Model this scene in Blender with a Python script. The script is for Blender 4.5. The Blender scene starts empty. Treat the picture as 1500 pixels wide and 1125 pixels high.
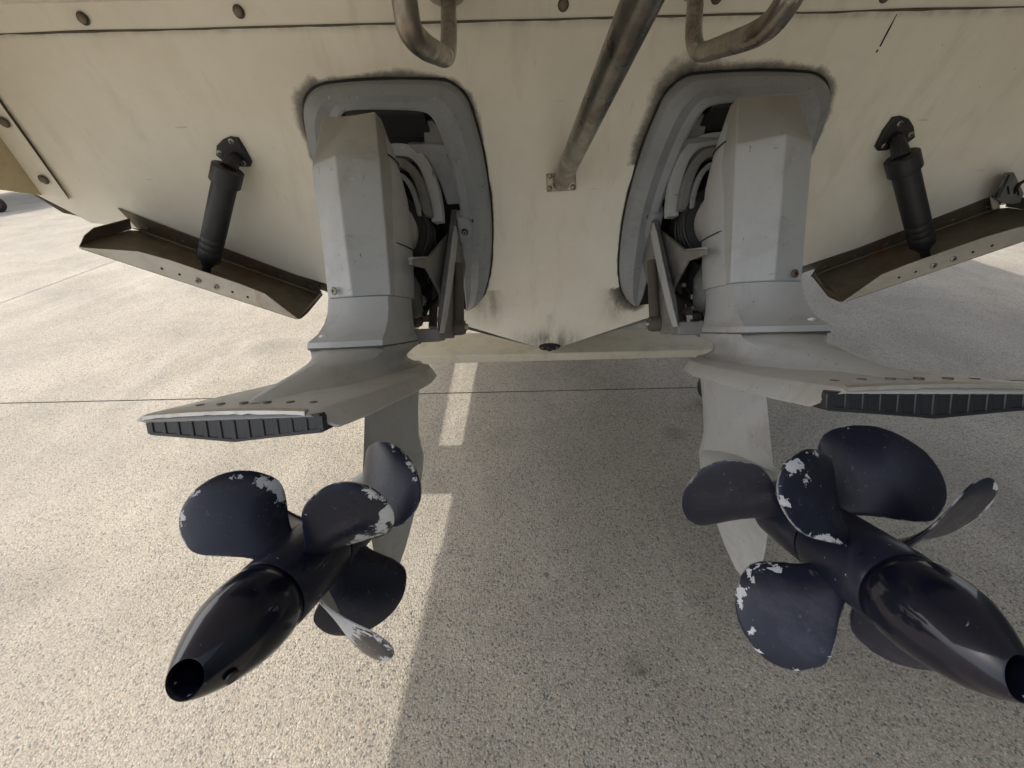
import bpy, bmesh, math, random
from mathutils import Vector, Matrix, noise
rnd = random.Random(4)
S = bpy.context.scene
COL = S.collection
rad = math.radians
# ------------------------------------------------------------------ camera
CAMZ, PITCH, ROLL, FPX = 1.5, rad(33.2), rad(1.3), 600.0
_r0 = Vector((1, 0, 0)); CF = Vector((0, math.cos(PITCH), -math.sin(PITCH))); _u0 = Vector((0, math.sin(PITCH), math.cos(PITCH)))
CR = _r0*math.cos(ROLL) - _u0*math.sin(ROLL); CU = _u0*math.cos(ROLL) + _r0*math.sin(ROLL)
CP = Vector((0, 0, CAMZ))
cd = bpy.data.cameras.new('camera'); cam = bpy.data.objects.new('camera', cd); COL.objects.link(cam)
cd.sensor_width = 36; cd.lens = 36*FPX/1500; cd.clip_start = 0.02; cd.clip_end = 600
cam.matrix_world = Matrix(((CR.x, CU.x, -CF.x, CP.x), (CR.y, CU.y, -CF.y, CP.y), (CR.z, CU.z, -CF.z, CP.z), (0, 0, 0, 1)))
S.camera = cam
# ------------------------------------------------------------------ world and sun
SUN = Vector((-1.0, 0.16, 1.30)).normalized()
W = bpy.data.worlds.new('World'); S.world = W; W.use_nodes = True
nt = W.node_tree; bg = nt.nodes['Background']
sk = nt.nodes.new('ShaderNodeTexSky'); sk.sky_type = 'NISHITA'; sk.sun_disc = False
sk.sun_elevation = math.asin(SUN.z); sk.sun_rotation = math.atan2(SUN.x, SUN.y); sk.dust_density = 4.0; sk.air_density = 1.0
hz = nt.nodes.new('ShaderNodeHueSaturation'); hz.inputs['Saturation'].default_value = 0.5   # a milky, humid sky
nt.links.new(sk.outputs[0], hz.inputs['Color']); nt.links.new(hz.outputs[0], bg.inputs[0]); bg.inputs[1].default_value = 0.15
sl = bpy.data.lights.new('sun', 'SUN'); sl.energy = 2.0; sl.angle = rad(0.6); sl.color = (1, .94, .85)
so = bpy.data.objects.new('sun', sl); COL.objects.link(so); so.rotation_euler = (-SUN).to_track_quat('-Z', 'Y').to_euler()
S.view_settings.view_transform = 'Standard'; S.view_settings.look = 'None'; S.view_settings.gamma = 1
S.view_settings.use_curve_mapping = False; S.view_settings.exposure = 1.30
S.render.engine = 'CYCLES'; S.cycles.max_bounces = 10; S.cycles.diffuse_bounces = 6

# ------------------------------------------------------------------ placing helpers (a pixel's ray met with a real plane)
def ray(x, y): return CF + CR*((x-750)/FPX) + CU*((562.5-y)/FPX)
def at(x, y, d): return CP + ray(x, y)*d
def hit(x, y, P0, n):
    v = ray(x, y); return CP + v*((P0-CP).dot(n)/v.dot(n))
XC = 0.148                                   # the boat's centreline
TA = rad(14); TN = Vector((0, -math.cos(TA), -math.sin(TA))); T0 = Vector((XC, 1.272, 1.323))
def T(x, y, off=0.0): return hit(x, y, T0+TN*off, TN)
def TP(x, z, off=0.0):                       # world point on the transom plane at x, z
    y = T0.y + (T0.z - z)*math.tan(TA); return Vector((x, y, z)) + TN*off
def mirx(p): return Vector((2*XC - p.x, p.y, p.z))
def frame(st, ti, ro):
    s, t, r = rad(st), rad(ti), rad(ro)
    Y = Vector((math.sin(s)*math.cos(t), math.cos(s)*math.cos(t), -math.sin(t)))
    X = Vector((math.cos(s), -math.sin(s), 0)); Z = X.cross(Y)
    return X*math.cos(r)+Z*math.sin(r), Y, Z*math.cos(r)-X*math.sin(r)
FL = frame(7.3, 24.0, 4.5); OL = Vector((-.353, .323, .933))
FR = frame(3.81, 25.825, 1.461); OR_ = Vector((.503, .29, .97))
def mat4(F, O): return Matrix(((F[0].x, F[1].x, F[2].x, O.x), (F[0].y, F[1].y, F[2].y, O.y), (F[0].z, F[1].z, F[2].z, O.z), (0, 0, 0, 1)))
ML, MR = mat4(FL, OL), mat4(FR, OR_)
MLi, MRi = ML.inverted(), MR.inverted()
def LL(x, y, ax, v):                         # local point of the left drive on the plane axis=v
    n = FL[ax]; return MLi @ hit(x, y, OL + n*v, n)

# ------------------------------------------------------------------ node helpers
def newmat(name):
    m = bpy.data.materials.new(name); m.use_nodes = True; t = m.node_tree; return m, t, t.nodes['Principled BSDF']
def N(t, ty, **kw):
    n = t.nodes.new(ty)
    for k, v in kw.items():
        if k in n.inputs: n.inputs[k].default_value = v
        else: setattr(n, k, v)
    return n
def LK(t, a, b): t.links.new(a, b)
def coord(t): return N(t, 'ShaderNodeTexCoord').outputs['Object']
def nz(t, vec, scale, detail=4, rough=.6, dist=0.0):
    n = N(t, 'ShaderNodeTexNoise', Scale=scale, Detail=detail, Roughness=rough, Distortion=dist); LK(t, vec, n.inputs['Vector']); return n.outputs['Fac']
def ramp(t, fac, stops):
    n = N(t, 'ShaderNodeValToRGB'); e = n.color_ramp.elements
    while len(e) < len(stops): e.new(.5)
    for k, (p, c) in enumerate(stops):
        e[k].position = p; e[k].color = (*c, 1) if isinstance(c, tuple) else (c, c, c, 1)
    LK(t, fac, n.inputs[0]); return n.outputs[0]
def mix(t, fac, a, b, mode='MIX'):
    n = N(t, 'ShaderNodeMix', data_type='RGBA', blend_type=mode)
    for i, v in ((0, fac), (6, a), (7, b)):
        if isinstance(v, (int, float)): n.inputs[i].default_value = v if i == 0 else (v, v, v, 1)
        elif isinstance(v, tuple): n.inputs[i].default_value = (*v, 1)
        else: LK(t, v, n.inputs[i])
    return n.outputs[2]
def mth(t, op, a, b=0.0, c=None):
    n = N(t, 'ShaderNodeMath', operation=op)
    for i, v in enumerate((a, b) if c is None else (a, b, c)):
        if isinstance(v, (int, float)): n.inputs[i].default_value = v
        else: LK(t, v, n.inputs[i])
    return n.outputs[0]
def bump(t, b, h, strength=.3, dist=.002):
    n = N(t, 'ShaderNodeBump', Strength=strength, Distance=dist); LK(t, h, n.inputs['Height']); LK(t, n.outputs[0], b.inputs['Normal'])
def attr(t, name): return N(t, 'ShaderNodeAttribute', attribute_name=name).outputs['Fac']

def mat_gelcoat(soot=True):
    m, t, b = newmat('gelcoat'); v = coord(t)
    c = ramp(t, nz(t, v, 2.2, 5, .6), [(.3, (.76, .715, .61)), (.7, (.84, .81, .725))])
    c = mix(t, ramp(t, nz(t, v, 14, 6, .7), [(.45, 0.0), (.80, .25)]), c, (.60, .55, .45))
    # fine scuffs and specks
    mp = N(t, 'ShaderNodeMapping'); mp.inputs['Scale'].default_value = (1, 1, .12); LK(t, v, mp.inputs[0])
    c = mix(t, ramp(t, nz(t, mp.outputs[0], 60, 4, .7), [(.66, 0.0), (.76, .28)]), c, (.36, .32, .26))
    c = mix(t, ramp(t, nz(t, v, 130, 2, .5), [(.775, 0.0), (.80, .75)]), c, (.12, .10, .08))
    c = mix(t, ramp(t, nz(t, v, 5, 3, .6), [(.5, 0.0), (.8, .25)]), c, (.66, .63, .56))
    mq = N(t, 'ShaderNodeMapping'); mq.inputs['Scale'].default_value = (1, 1, .05); mq.inputs['Rotation'].default_value = (0, .25, 0); LK(t, v, mq.inputs[0])
    c = mix(t, ramp(t, nz(t, mq.outputs[0], 14, 5, .7, .3), [(.54, 0.0), (.72, .30)]), c, (.50, .46, .37))
    mr = N(t, 'ShaderNodeMapping'); mr.inputs['Scale'].default_value = (.15, 1, 1); mr.inputs['Rotation'].default_value = (0, .5, 0); LK(t, v, mr.inputs[0])
    c = mix(t, ramp(t, nz(t, mr.outputs[0], 75, 2, .5), [(.755, 0.0), (.78, .35)]), c, (.30, .27, .22))
    if soot:
        s = attr(t, 'soot')
        sn = mth(t, 'ADD', s, mth(t, 'MULTIPLY', mth(t, 'SUBTRACT', nz(t, v, 38, 6, .75), .5), .75))
        sm = ramp(t, mth(t, 'MULTIPLY', sn, ramp(t, s, [(.02, 0.0), (.2, 1.0)])), [(.22, 0.0), (.55, .7), (.95, .97)])
        c = mix(t, sm, c, (.035, .030, .026))
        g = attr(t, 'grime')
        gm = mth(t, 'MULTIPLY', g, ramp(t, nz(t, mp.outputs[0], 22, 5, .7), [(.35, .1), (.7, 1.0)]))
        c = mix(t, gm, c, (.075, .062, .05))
        rs = attr(t, 'rust'); c = mix(t, mth(t, 'MULTIPLY', rs, nz(t, v, 40, 4, .7)), c, (.32, .15, .04))
    LK(t, c, b.inputs['Base Color'])
    LK(t, ramp(t, nz(t, v, 8, 4), [(.3, .38), (.7, .58)]), b.inputs['Roughness'])
    bump(t, b, nz(t, v, 3.0, 3), .25, .01); return m
def mat_paint(name, a, d, worn=(.20, .17, .13), rough=.42, streak=.5):
    m, t, b = newmat(name); v = coord(t)
    c = mix(t, nz(t, v, 9, 6, .65), a, d)
    c = mix(t, ramp(t, nz(t, v, 5.5, 7, .75, .6), [(.50, 0.0), (.72, streak)]), c, worn)
    mp = N(t, 'ShaderNodeMapping'); mp.inputs['Scale'].default_value = (1, 1, .22); mp.inputs['Rotation'].default_value = (.3, .5, 0); LK(t, v, mp.inputs[0])
    c = mix(t, ramp(t, nz(t, mp.outputs[0], 110, 3, .6), [(.705, 0.0), (.735, .8)]), c, (.05, .045, .04))
    c = mix(t, ramp(t, nz(t, v, 62, 3, .5), [(.73, 0.0), (.76, .6)]), c, (.62, .62, .60))
    c = mix(t, ramp(t, nz(t, v, 24, 7, .8, 1.2), [(.57, 0.0), (.70, streak*.55)]), c, tuple(x*.45 for x in a))
    m2 = N(t, 'ShaderNodeMapping'); m2.inputs['Scale'].default_value = (.10, 1, 1); m2.inputs['Rotation'].default_value = (.2, .9, .4); LK(t, v, m2.inputs[0])
    c = mix(t, ramp(t, nz(t, m2.outputs[0], 130, 2, .5), [(.72, 0.0), (.74, .5)]), c, (.10, .10, .10))
    LK(t, c, b.inputs['Base Color'])
    LK(t, ramp(t, nz(t, v, 16, 5), [(.3, rough-.08), (.7, rough+.16)]), b.inputs['Roughness'])
    bump(t, b, mth(t, 'ADD', nz(t, v, 240, 3), mth(t, 'MULTIPLY', nz(t, v, 12, 3), 2.0)), .16, .0014); return m
def mat_prop(name='antifouling', base=(.006, .007, .0145), thr=.70):
    m, t, b = newmat(name); v = coord(t); d = attr(t, 'edge')
    ch = attr(t, 'chip')
    n = mth(t, 'ADD', mth(t, 'MULTIPLY', nz(t, v, 58, 6, .70, .8), 1.75), mth(t, 'MULTIPLY', nz(t, v, 150, 3, .6), .25))
    k = mth(t, 'ADD', mth(t, 'SUBTRACT', n, 1.0), mth(t, 'MULTIPLY', ch, 1.42))
    k = mth(t, 'ADD', k, mth(t, 'MULTIPLY', mth(t, 'MAXIMUM', mth(t, 'SUBTRACT', .010, d), 0.0), 12.0))
    msk = ramp(t, k, [(.385, 0.0), (.400, 1.0)])
    rim = ramp(t, mth(t, 'ADD', d, mth(t, 'MULTIPLY', nz(t, v, 150, 3), .004)), [(.0022, 1.0), (.0030, 0.0)])
    msk = mth(t, 'MAXIMUM', msk, mth(t, 'MULTIPLY', rim, ramp(t, nz(t, v, 30, 3), [(.42, 0.0), (.52, .9)])))
    c = mix(t, nz(t, v, 16, 6, .7), base, tuple(x*2.2 for x in base))
    if name == 'antifouling':
        c = mix(t, ramp(t, nz(t, v, 9, 6, .75, 1.2), [(.52, 0.0), (.72, .40)]), c, (.060, .060, .075))
        mps = N(t, 'ShaderNodeMapping'); mps.inputs['Scale'].default_value = (1, .08, 1); LK(t, v, mps.inputs[0])
        c = mix(t, ramp(t, nz(t, mps.outputs[0], 90, 3, .6), [(.66, 0.0), (.72, .35)]), c, (.13, .13, .15))
    c = mix(t, ramp(t, nz(t, v, 210, 2), [(.74, 0.0), (.77, .7)]), c, (.3, .3, .32))
    c = mix(t, msk, c, mix(t, nz(t, v, 90, 4), (.40, .40, .41), (.56, .56, .56)))
    b.inputs['Specular IOR Level'].default_value = .32
    LK(t, c, b.inputs['Base Color'])
    LK(t, mix(t, msk, ramp(t, nz(t, v, 12, 5), [(.35, .27), (.7, .46)]), .62), b.inputs['Roughness'])
    bump(t, b, mth(t, 'SUBTRACT', mth(t, 'MULTIPLY', nz(t, v, 60, 3), .4), msk), .35, .0006); return m
def mat_metal(name, a, d, rough=.35, rust=0.0, metallic=1.0, rustc=(.22, .09, .03)):
    m, t, b = newmat(name); v = coord(t)
    c = mix(t, ramp(t, nz(t, v, 13, 6, .7, .5), [(.3, 0.0), (.7, 1.0)]), a, d)
    if rust: c = mix(t, ramp(t, nz(t, v, 9, 7, .75, .4), [(.56-rust*.25, 0.0), (.74, .85)]), c, rustc)
    LK(t, c, b.inputs['Base Color']); b.inputs['Metallic'].default_value = metallic
    LK(t, ramp(t, nz(t, v, 30, 5), [(.3, rough-.08), (.7, rough+.18)]), b.inputs['Roughness'])
    bump(t, b, nz(t, v, 160, 4), .12, .0008); return m
def mat_plain(name, c1, c2, rough=.6, scale=30, dust=None):
    m, t, b = newmat(name); v = coord(t)
    c = mix(t, nz(t, v, scale, 5, .65), c1, c2)
    if dust: c = mix(t, ramp(t, nz(t, v, 14, 6, .7), [(.5, 0.0), (.75, .6)]), c, dust)
    LK(t, c, b.inputs['Base Color']); b.inputs['Roughness'].default_value = rough
    bump(t, b, nz(t, v, scale*5, 3), .2, .001); return m
def mat_ground():
    m, t, b = newmat('exposed_aggregate_concrete')
    v = N(t, 'ShaderNodeNewGeometry').outputs['Position']
    dis = N(t, 'ShaderNodeTexNoise', Scale=160.0, Detail=2.0); LK(t, v, dis.inputs['Vector'])
    vv = N(t, 'ShaderNodeVectorMath', operation='MULTIPLY_ADD'); LK(t, dis.outputs['Color'], vv.inputs[0]); vv.inputs[1].default_value = (.0045, .0045, .0045); LK(t, v, vv.inputs[2])
    vo = N(t, 'ShaderNodeTexVoronoi', Scale=178.0); LK(t, vv.outputs[0], vo.inputs['Vector'])
    v2 = N(t, 'ShaderNodeTexVoronoi', Scale=430.0); LK(t, vv.outputs[0], v2.inputs['Vector'])
    sep = N(t, 'ShaderNodeSeparateColor'); LK(t, vo.outputs['Color'], sep.inputs[0])
    sep2 = N(t, 'ShaderNodeSeparateColor'); LK(t, v2.outputs['Color'], sep2.inputs[0])
    peb = ramp(t, sep.outputs[0], [(0.0, (.10, .105, .11)), (.14, (.20, .19, .175)), (.34, (.33, .29, .23)), (.55, (.44, .39, .31)), (.74, (.52, .48, .40)), (.88, (.40, .31, .21)), (1.0, (.60, .57, .51))])
    fine = ramp(t, sep2.outputs[0], [(0.0, (.20, .19, .17)), (.35, (.39, .35, .28)), (.7, (.50, .46, .37)), (1.0, (.60, .56, .47))])
    c = mix(t, ramp(t, sep.outputs[1], [(.40, 0.0), (.46, 1.0)]), fine, peb)
    c = mix(t, ramp(t, vo.outputs['Distance'], [(.45, 0.0), (.75, .55)]), c, (.30, .27, .21))
    st = ramp(t, nz(t, v, 1.3, 6, .65, .3), [(.30, (.48, .478, .475)), (.68, (.735, .732, .722))])
    c = mix(t, 1.0, c, st, 'MULTIPLY')
    c = mix(t, ramp(t, nz(t, v, 3.4, 5, .7, .8), [(.62, 0.0), (.76, .35)]), c, (.17, .15, .13))
    c = mix(t, ramp(t, nz(t, v, 9.0, 3, .5), [(.735, 0.0), (.78, .6)]), c, (.09, .08, .07))
    mpg = N(t, 'ShaderNodeMapping'); mpg.inputs['Scale'].default_value = (1, .16, 1); mpg.inputs['Rotation'].default_value = (0, 0, .35); LK(t, v, mpg.inputs[0])
    c = mix(t, ramp(t, nz(t, mpg.outputs[0], 2.2, 6, .7, .4), [(.52, 0.0), (.72, .12)]), c, (.62, .59, .53))
    c = mix(t, ramp(t, nz(t, v, .55, 5, .6, .5), [(.45, 0.0), (.70, .38)]), c, (.20, .18, .155))
    c = mix(t, ramp(t, nz(t, v, 700, 2, .5), [(.60, 0.0), (.70, .55)]), c, (.07, .065, .06))
    for (cx_, cy_, rr_, k_) in ((.12, .93, .010, .75), (.38, .61, .03, .35), (.40, .59, .012, .6), (-.9, 1.1, .07, .25), (.9, 1.75, .06, .35), (-1.9, 2.9, .16, .25)):
        dd_ = N(t, 'ShaderNodeVectorMath', operation='DISTANCE'); LK(t, vv.outputs[0], dd_.inputs[0]); dd_.inputs[1].default_value = (cx_, cy_, 0)
        q_ = mth(t, 'ADD', dd_.outputs['Value'], mth(t, 'MULTIPLY', mth(t, 'SUBTRACT', nz(t, v, 1.1/rr_, 4, .6), .5), rr_*.9))
        rp_ = mth(t, 'MULTIPLY', ramp(t, mth(t, 'DIVIDE', q_, rr_*1.6), [(.35, 1.0), (.9, 0.0)]), k_)
        c = mix(t, rp_, c, (.05, .045, .04))
    LK(t, c, b.inputs['Base Color']); b.inputs['Roughness'].default_value = .85
    h = mth(t, 'SUBTRACT', mth(t, 'MULTIPLY', sep.outputs[2], .5), mth(t, 'MULTIPLY', vo.outputs['Distance'], .9))
    h = mth(t, 'ADD', h, mth(t, 'MULTIPLY', v2.outputs['Distance'], -.35))
    bump(t, b, h, .85, .0035); return m

def mat_cone():
    m = mat_prop('gloss_antifouling', (.0028, .0032, .008), .9); b = m.node_tree.nodes['Principled BSDF']
    b.inputs['Specular IOR Level'].default_value = .12; b.inputs['Coat Weight'].default_value = .55; b.inputs['Coat Roughness'].default_value = .07; return m
def mat_cowl():
    m = mat_paint('dusty_cowl_paint', (.36, .373, .383), (.44, .45, .455)); t = m.node_tree; b = t.nodes['Principled BSDF']; v = coord(t)
    src = b.inputs['Base Color'].links[0].from_socket
    sp_ = N(t, 'ShaderNodeSeparateXYZ'); LK(t, v, sp_.inputs[0])
    k = ramp(t, mth(t, 'ADD', sp_.outputs['Z'], mth(t, 'MULTIPLY', nz(t, v, 18, 5, .7), .05)), [(.715, 0.0), (.75, .4), (.82, .62)])
    LK(t, mix(t, k, src, mix(t, nz(t, v, 30, 4), (.20, .165, .115), (.30, .26, .20))), b.inputs['Base Color']); return m
M = dict(
    gel=mat_gelcoat(), gelplain=mat_gelcoat(False),
    paint=mat_paint('grey_drive_paint', (.36, .373, .383), (.44, .45, .455)),
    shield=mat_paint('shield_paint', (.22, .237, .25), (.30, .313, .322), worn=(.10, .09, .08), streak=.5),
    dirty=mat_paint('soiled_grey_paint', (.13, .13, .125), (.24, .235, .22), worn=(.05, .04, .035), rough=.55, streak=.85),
    plate=mat_paint('stained_plate_paint', (.40, .41, .41), (.48, .48, .47), worn=(.27, .20, .13), streak=.55),
    prop=mat_prop(), cone=mat_cone(), cowl=mat_cowl(),
    steel=mat_metal('stained_stainless', (.46, .435, .39), (.20, .185, .16), .27, .34, rustc=(.18, .10, .05)),
    tab=mat_metal('dull_stainless', (.20, .175, .13), (.12, .10, .072), .5, .1, .6),
    lip=mat_metal('brushed_stainless', (.52, .50, .46), (.40, .38, .34), .45, .1, .75, (.34, .24, .16)),
    screw=mat_metal('screw_steel', (.42, .40, .36), (.2, .18, .15), .4, .3),
    rustbolt=mat_metal('rusty_bolt', (.24, .22, .18), (.12, .10, .08), .5, .25, .6, (.16, .08, .04)),
    black=mat_plain('black_plastic', (.010, .010, .011), (.022, .022, .024), .5, 20, (.045, .045, .045)),
    rubber=mat_plain('black_rubber', (.006, .006, .006), (.018, .017, .016), .7, 25),
    anode=mat_plain('dark_anode', (.008, .008, .010), (.018, .018, .022), .38, 40, (.03, .03, .033)),
    well=mat_plain('soot_black', (.006, .006, .006), (.016, .014, .012), .85, 15),  # black put in for shade in recesses and holes; also colours the scrape
    beam=mat_plain('cream_beam_paint', (.50, .46, .37), (.58, .54, .44), .5, 6, (.30, .27, .20)),
    rustpipe=mat_plain('rusty_iron', (.045, .038, .032), (.12, .098, .075), .7, 30),
    yellow=mat_plain('aged_fibreglass', (.46, .37, .20), (.60, .52, .36), .5, 3, (.36, .25, .10)),  # yellow stands in for sun coming through the translucent panel
    seal=mat_plain('dark_sealant', (.06, .052, .042), (.14, .12, .09), .8, 40),
    tyre=mat_plain('tyre_rubber', (.012, .012, .012), (.03, .028, .026), .8, 40),
    red=mat_plain('dark_red_paint', (.10, .018, .012), (.06, .018, .014), .5, 30, (.05, .04, .035)),
    silver=mat_paint('cast_aluminium', (.30, .30, .295), (.40, .40, .39), rough=.5, streak=.6),
    ground=mat_ground(), shedgreen=mat_plain('dark_green_cladding', (.018, .028, .022), (.030, .040, .032), .7, 2),
    white=mat_plain('white_gelcoat', (.62, .62, .60), (.70, .70, .68), .35, 4),
    glass=mat_plain('dark_window', (.01, .012, .014), (.02, .022, .025), .08, 4),
)
# ------------------------------------------------------------------ mesh builder
class MB:
    def __init__(s): s.v = []; s.f = []
    def add(s, pts, faces):
        o = len(s.v); s.v += [Vector(p) for p in pts]; s.f += [tuple(i+o for i in f) for f in faces]; return s
    def loft(s, rings, closed=True, caps=True):
        n = len(rings[0]); P = [p for r in rings for p in r]; F = []
        for a in range(len(rings)-1):
            for i in range(n if closed else n-1):
                j = (i+1) % n; F.append((a*n+i, a*n+j, (a+1)*n+j, (a+1)*n+i))
        if caps and closed: F.append(tuple(range(n-1, -1, -1))); F.append(tuple(range((len(rings)-1)*n, len(rings)*n)))
        return s.add(P, F)
    def prism(s, poly, d):
        d = Vector(d); a = [Vector(p) for p in poly]; return s.loft([a, [p+d for p in a]])
    def tube(s, pts, r, seg=16, caps=True):
        pts = [Vector(p) for p in pts]; rr = r if isinstance(r, (list, tuple)) else [r]*len(pts); rings = []; up = None
        for i, p in enumerate(pts):
            d = (pts[min(i+1, len(pts)-1)] - pts[max(i-1, 0)]).normalized()
            if up is None: up = d.orthogonal().normalized()
            up = (up - d*up.dot(d)).normalized(); w = d.cross(up)
            rings.append([p + (up*math.cos(a)+w*math.sin(a))*rr[i] for a in [2*math.pi*k/seg for k in range(seg)]])
        return s.loft(rings, True, caps)
    def disc(s, c, n, r, h, seg=16, dome=0.0):
        c = Vector(c); n = Vector(n).normalized()
        return s.tube([c, c+n*h*.75, c+n*h, c+n*(h+dome)], [r, r, r*.86, r*.45], seg)
    def box(s, c, x, y, z):
        c, x, y, z = map(Vector, (c, x, y, z)); P = [c+x*a+y*b+z*d for a in(-1, 1) for b in(-1, 1) for d in(-1, 1)]
        return s.add(P, [(0, 1, 3, 2), (4, 6, 7, 5), (0, 4, 5, 1), (2, 3, 7, 6), (0, 2, 6, 4), (1, 5, 7, 3)])
    def build(s, name, m, parent=None, M4=None, smooth=32, bevel=0, seg=2, mir=False, sub=0):
        me = bpy.data.meshes.new(name); vs = s.v
        if mir: vs = [Vector((-p.x, p.y, p.z)) for p in vs]
        me.from_pydata([tuple(p) for p in vs], [], s.f); me.materials.append(m)
        bm = bmesh.new(); bm.from_mesh(me); bmesh.ops.recalc_face_normals(bm, faces=bm.faces)
        for f in bm.faces: f.smooth = True
        for e in bm.edges:
            if len(e.link_faces) == 2 and e.calc_face_angle(0) > rad(smooth): e.smooth = False
        bm.to_mesh(me); bm.free()
        o = bpy.data.objects.new(name, me); COL.objects.link(o)
        if parent is not None: o.parent = parent
        if M4 is not None: o.matrix_world = M4
        if bevel:
            b = o.modifiers.new('bevel', 'BEVEL'); b.width = bevel; b.segments = seg; b.limit_method = 'ANGLE'; b.angle_limit = rad(28); b.harden_normals = False
            for p in me.polygons: p.use_smooth = True
        if sub:
            q = o.modifiers.new('sub', 'SUBSURF'); q.levels = q.render_levels = sub
        return o
def tag(o, label=None, cat=None, group=None, kind=None):
    for k, v in (('label', label), ('category', cat), ('group', group), ('kind', kind)):
        if v: o[k] = v
    return o
def empty(name, loc=(0, 0, 0), M4=None):
    o = bpy.data.objects.new(name, None); o.empty_display_size = .1; COL.objects.link(o)
    if M4 is not None: o.matrix_world = M4
    else: o.location = loc
    return o
def world_part(parent):                     # matrix that undoes the parent's placement for meshes given in world space
    bpy.context.view_layer.update(); return parent
def curve(pts, n=6):                        # smooth polyline through points
    pts = [Vector(p) for p in pts]; out = []
    for i in range(len(pts)-1):
        a, b = pts[max(i-1, 0)], pts[i]; c, d = pts[i+1], pts[min(i+2, len(pts)-1)]
        for k in range(n):
            t = k/n; out.append(.5*((2*b)+(c-a)*t+(2*a-5*b+4*c-d)*t*t+(3*b-a-3*c+d)*t*t*t))
    out.append(pts[-1]); return out
def screw_head(name, c, n, r, parent, m=None, M4=None, socket=True):
    n = Vector(n).normalized(); mb = MB(); mb.disc(c, n, r, r*.35, 16, r*.12); o = mb.build(name, m or M['screw'], parent, M4)
    if socket:
        u = n.orthogonal().normalized(); w = n.cross(u); a = .6
        u2, w2 = u*math.cos(a)+w*math.sin(a), w*math.cos(a)-u*math.sin(a); q = MB(); cc = Vector(c)+n*(r*.47)
        q.box(cc, u2*r*.55, w2*r*.13, n*r*.05); q.box(cc, u2*r*.13, w2*r*.55, n*r*.045)
        q.build('recess', M['well'], o)
    return o

# ================================================================== GROUND
gx0, gy0, SX, SY, JW = -5.2, 2.2, 11.4, 6.2, .013
g = MB().add([(-260, -260, -.012), (260, -260, -.012), (260, 260, -.012), (-260, 260, -.012)], [(0, 1, 2, 3)]).build('ground', M['seal'])
tag(g, kind='structure')
me = None
for i in range(-4, 5):
    for j in range(-3, 6):
        if me is None:
            mb = MB().box((SX/2, SY/2, -.06), (SX/2-JW/2, 0, 0), (0, SY/2-JW/2, 0), (0, 0, .06)); o = mb.build('slab', M['ground'], g); me = o.data
        else:
            o = bpy.data.objects.new('slab', me); COL.objects.link(o); o.parent = g
        o.location = (gx0+i*SX, gy0+j*SY, rnd.uniform(-.0015, .0015) if (i, j) != (0, 0) else 0)
far = MB()
x0, x1, y0, y1 = gx0-4*SX, gx0+5*SX, gy0-3*SY, gy0+6*SY
for a, b, c, d in ((-260, x0-.01, -260, 260), (x1+.01, 260, -260, 260), (x0-.01, x1+.01, -260, y0-.01), (x0-.01, x1+.01, y1+.01, 260)):
    far.add([(a, c, -.004), (b, c, -.004), (b, d, -.004), (a, d, -.004)], [(0, 1, 2, 3)])
tag(far.build('yard', M['ground']), kind='structure')

# ================================================================== BOAT
boat = empty('motor_boat', (XC, 1.4, 0))
tag(boat, 'cream fibreglass motor boat hull with twin stern drives and sooty transom', 'boat')
BW = Matrix.Translation((-XC, -1.4, 0))
def B(mb, name, m, **k):
    o = mb.build(name, m, boat, None, **k); o.matrix_parent_inverse = BW; return o
def zb(x):                                   # transom bottom edge height
    d = abs(x-XC)
    if d < 1.22: return .722 + d*.417
    return .722+1.22*.417 + (1.44-1.22)*.14*math.sin(min(1, (d-1.22)/.22)*math.pi/2)/1.0 + max(0, d-1.38)*.9
HW = 1.47
def seg_d(px, pz, a, b):
    ax, az = a; bx, bz = b; dx, dz = bx-ax, bz-az; t = max(0, min(1, ((px-ax)*dx+(pz-az)*dz)/(dx*dx+dz*dz+1e-9)))
    return math.hypot(px-ax-dx*t, pz-az-dz*t)
# shield outline of the left drive in transom x, z: outer, inner
SO = [(-.155, .925), (-.128, .945), (-.092, .985), (-.066, 1.066), (-.053, 1.16), (-.049, 1.24), (-.051, 1.315), (-.062, 1.42), (-.080, 1.50), (-.095, 1.54), (-.125, 1.566), (-.165, 1.575), (-.29, 1.578), (-.40, 1.574), (-.450, 1.566), (-.487, 1.54), (-.505, 1.49), (-.512, 1.42), (-.51, 1.30), (-.50, 1.15), (-.475, 1.02), (-.43, .95)]
SI = [(-.158, .93), (-.152, .96), (-.150, 1.02), (-.150, 1.08), (-.147, 1.15), (-.140, 1.20), (-.134, 1.27), (-.140, 1.36), (-.150, 1.43), (-.160, 1.47), (-0.178, 1.513), (-0.21, 1.526), (-0.29, 1.53), (-0.37, 1.53), (-0.395, 1.518), (-.415, 1.48), (-.425, 1.45), (-.43, 1.40), (-.43, 1.30), (-.425, 1.16), (-.41, 1.05), (-.40, .96)]
NXg, NZg = 300, 130
P = []; soot = []; grime = []; rust = []
boltpx = [(122, 27), (350, 17), (825, 7)]
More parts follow.
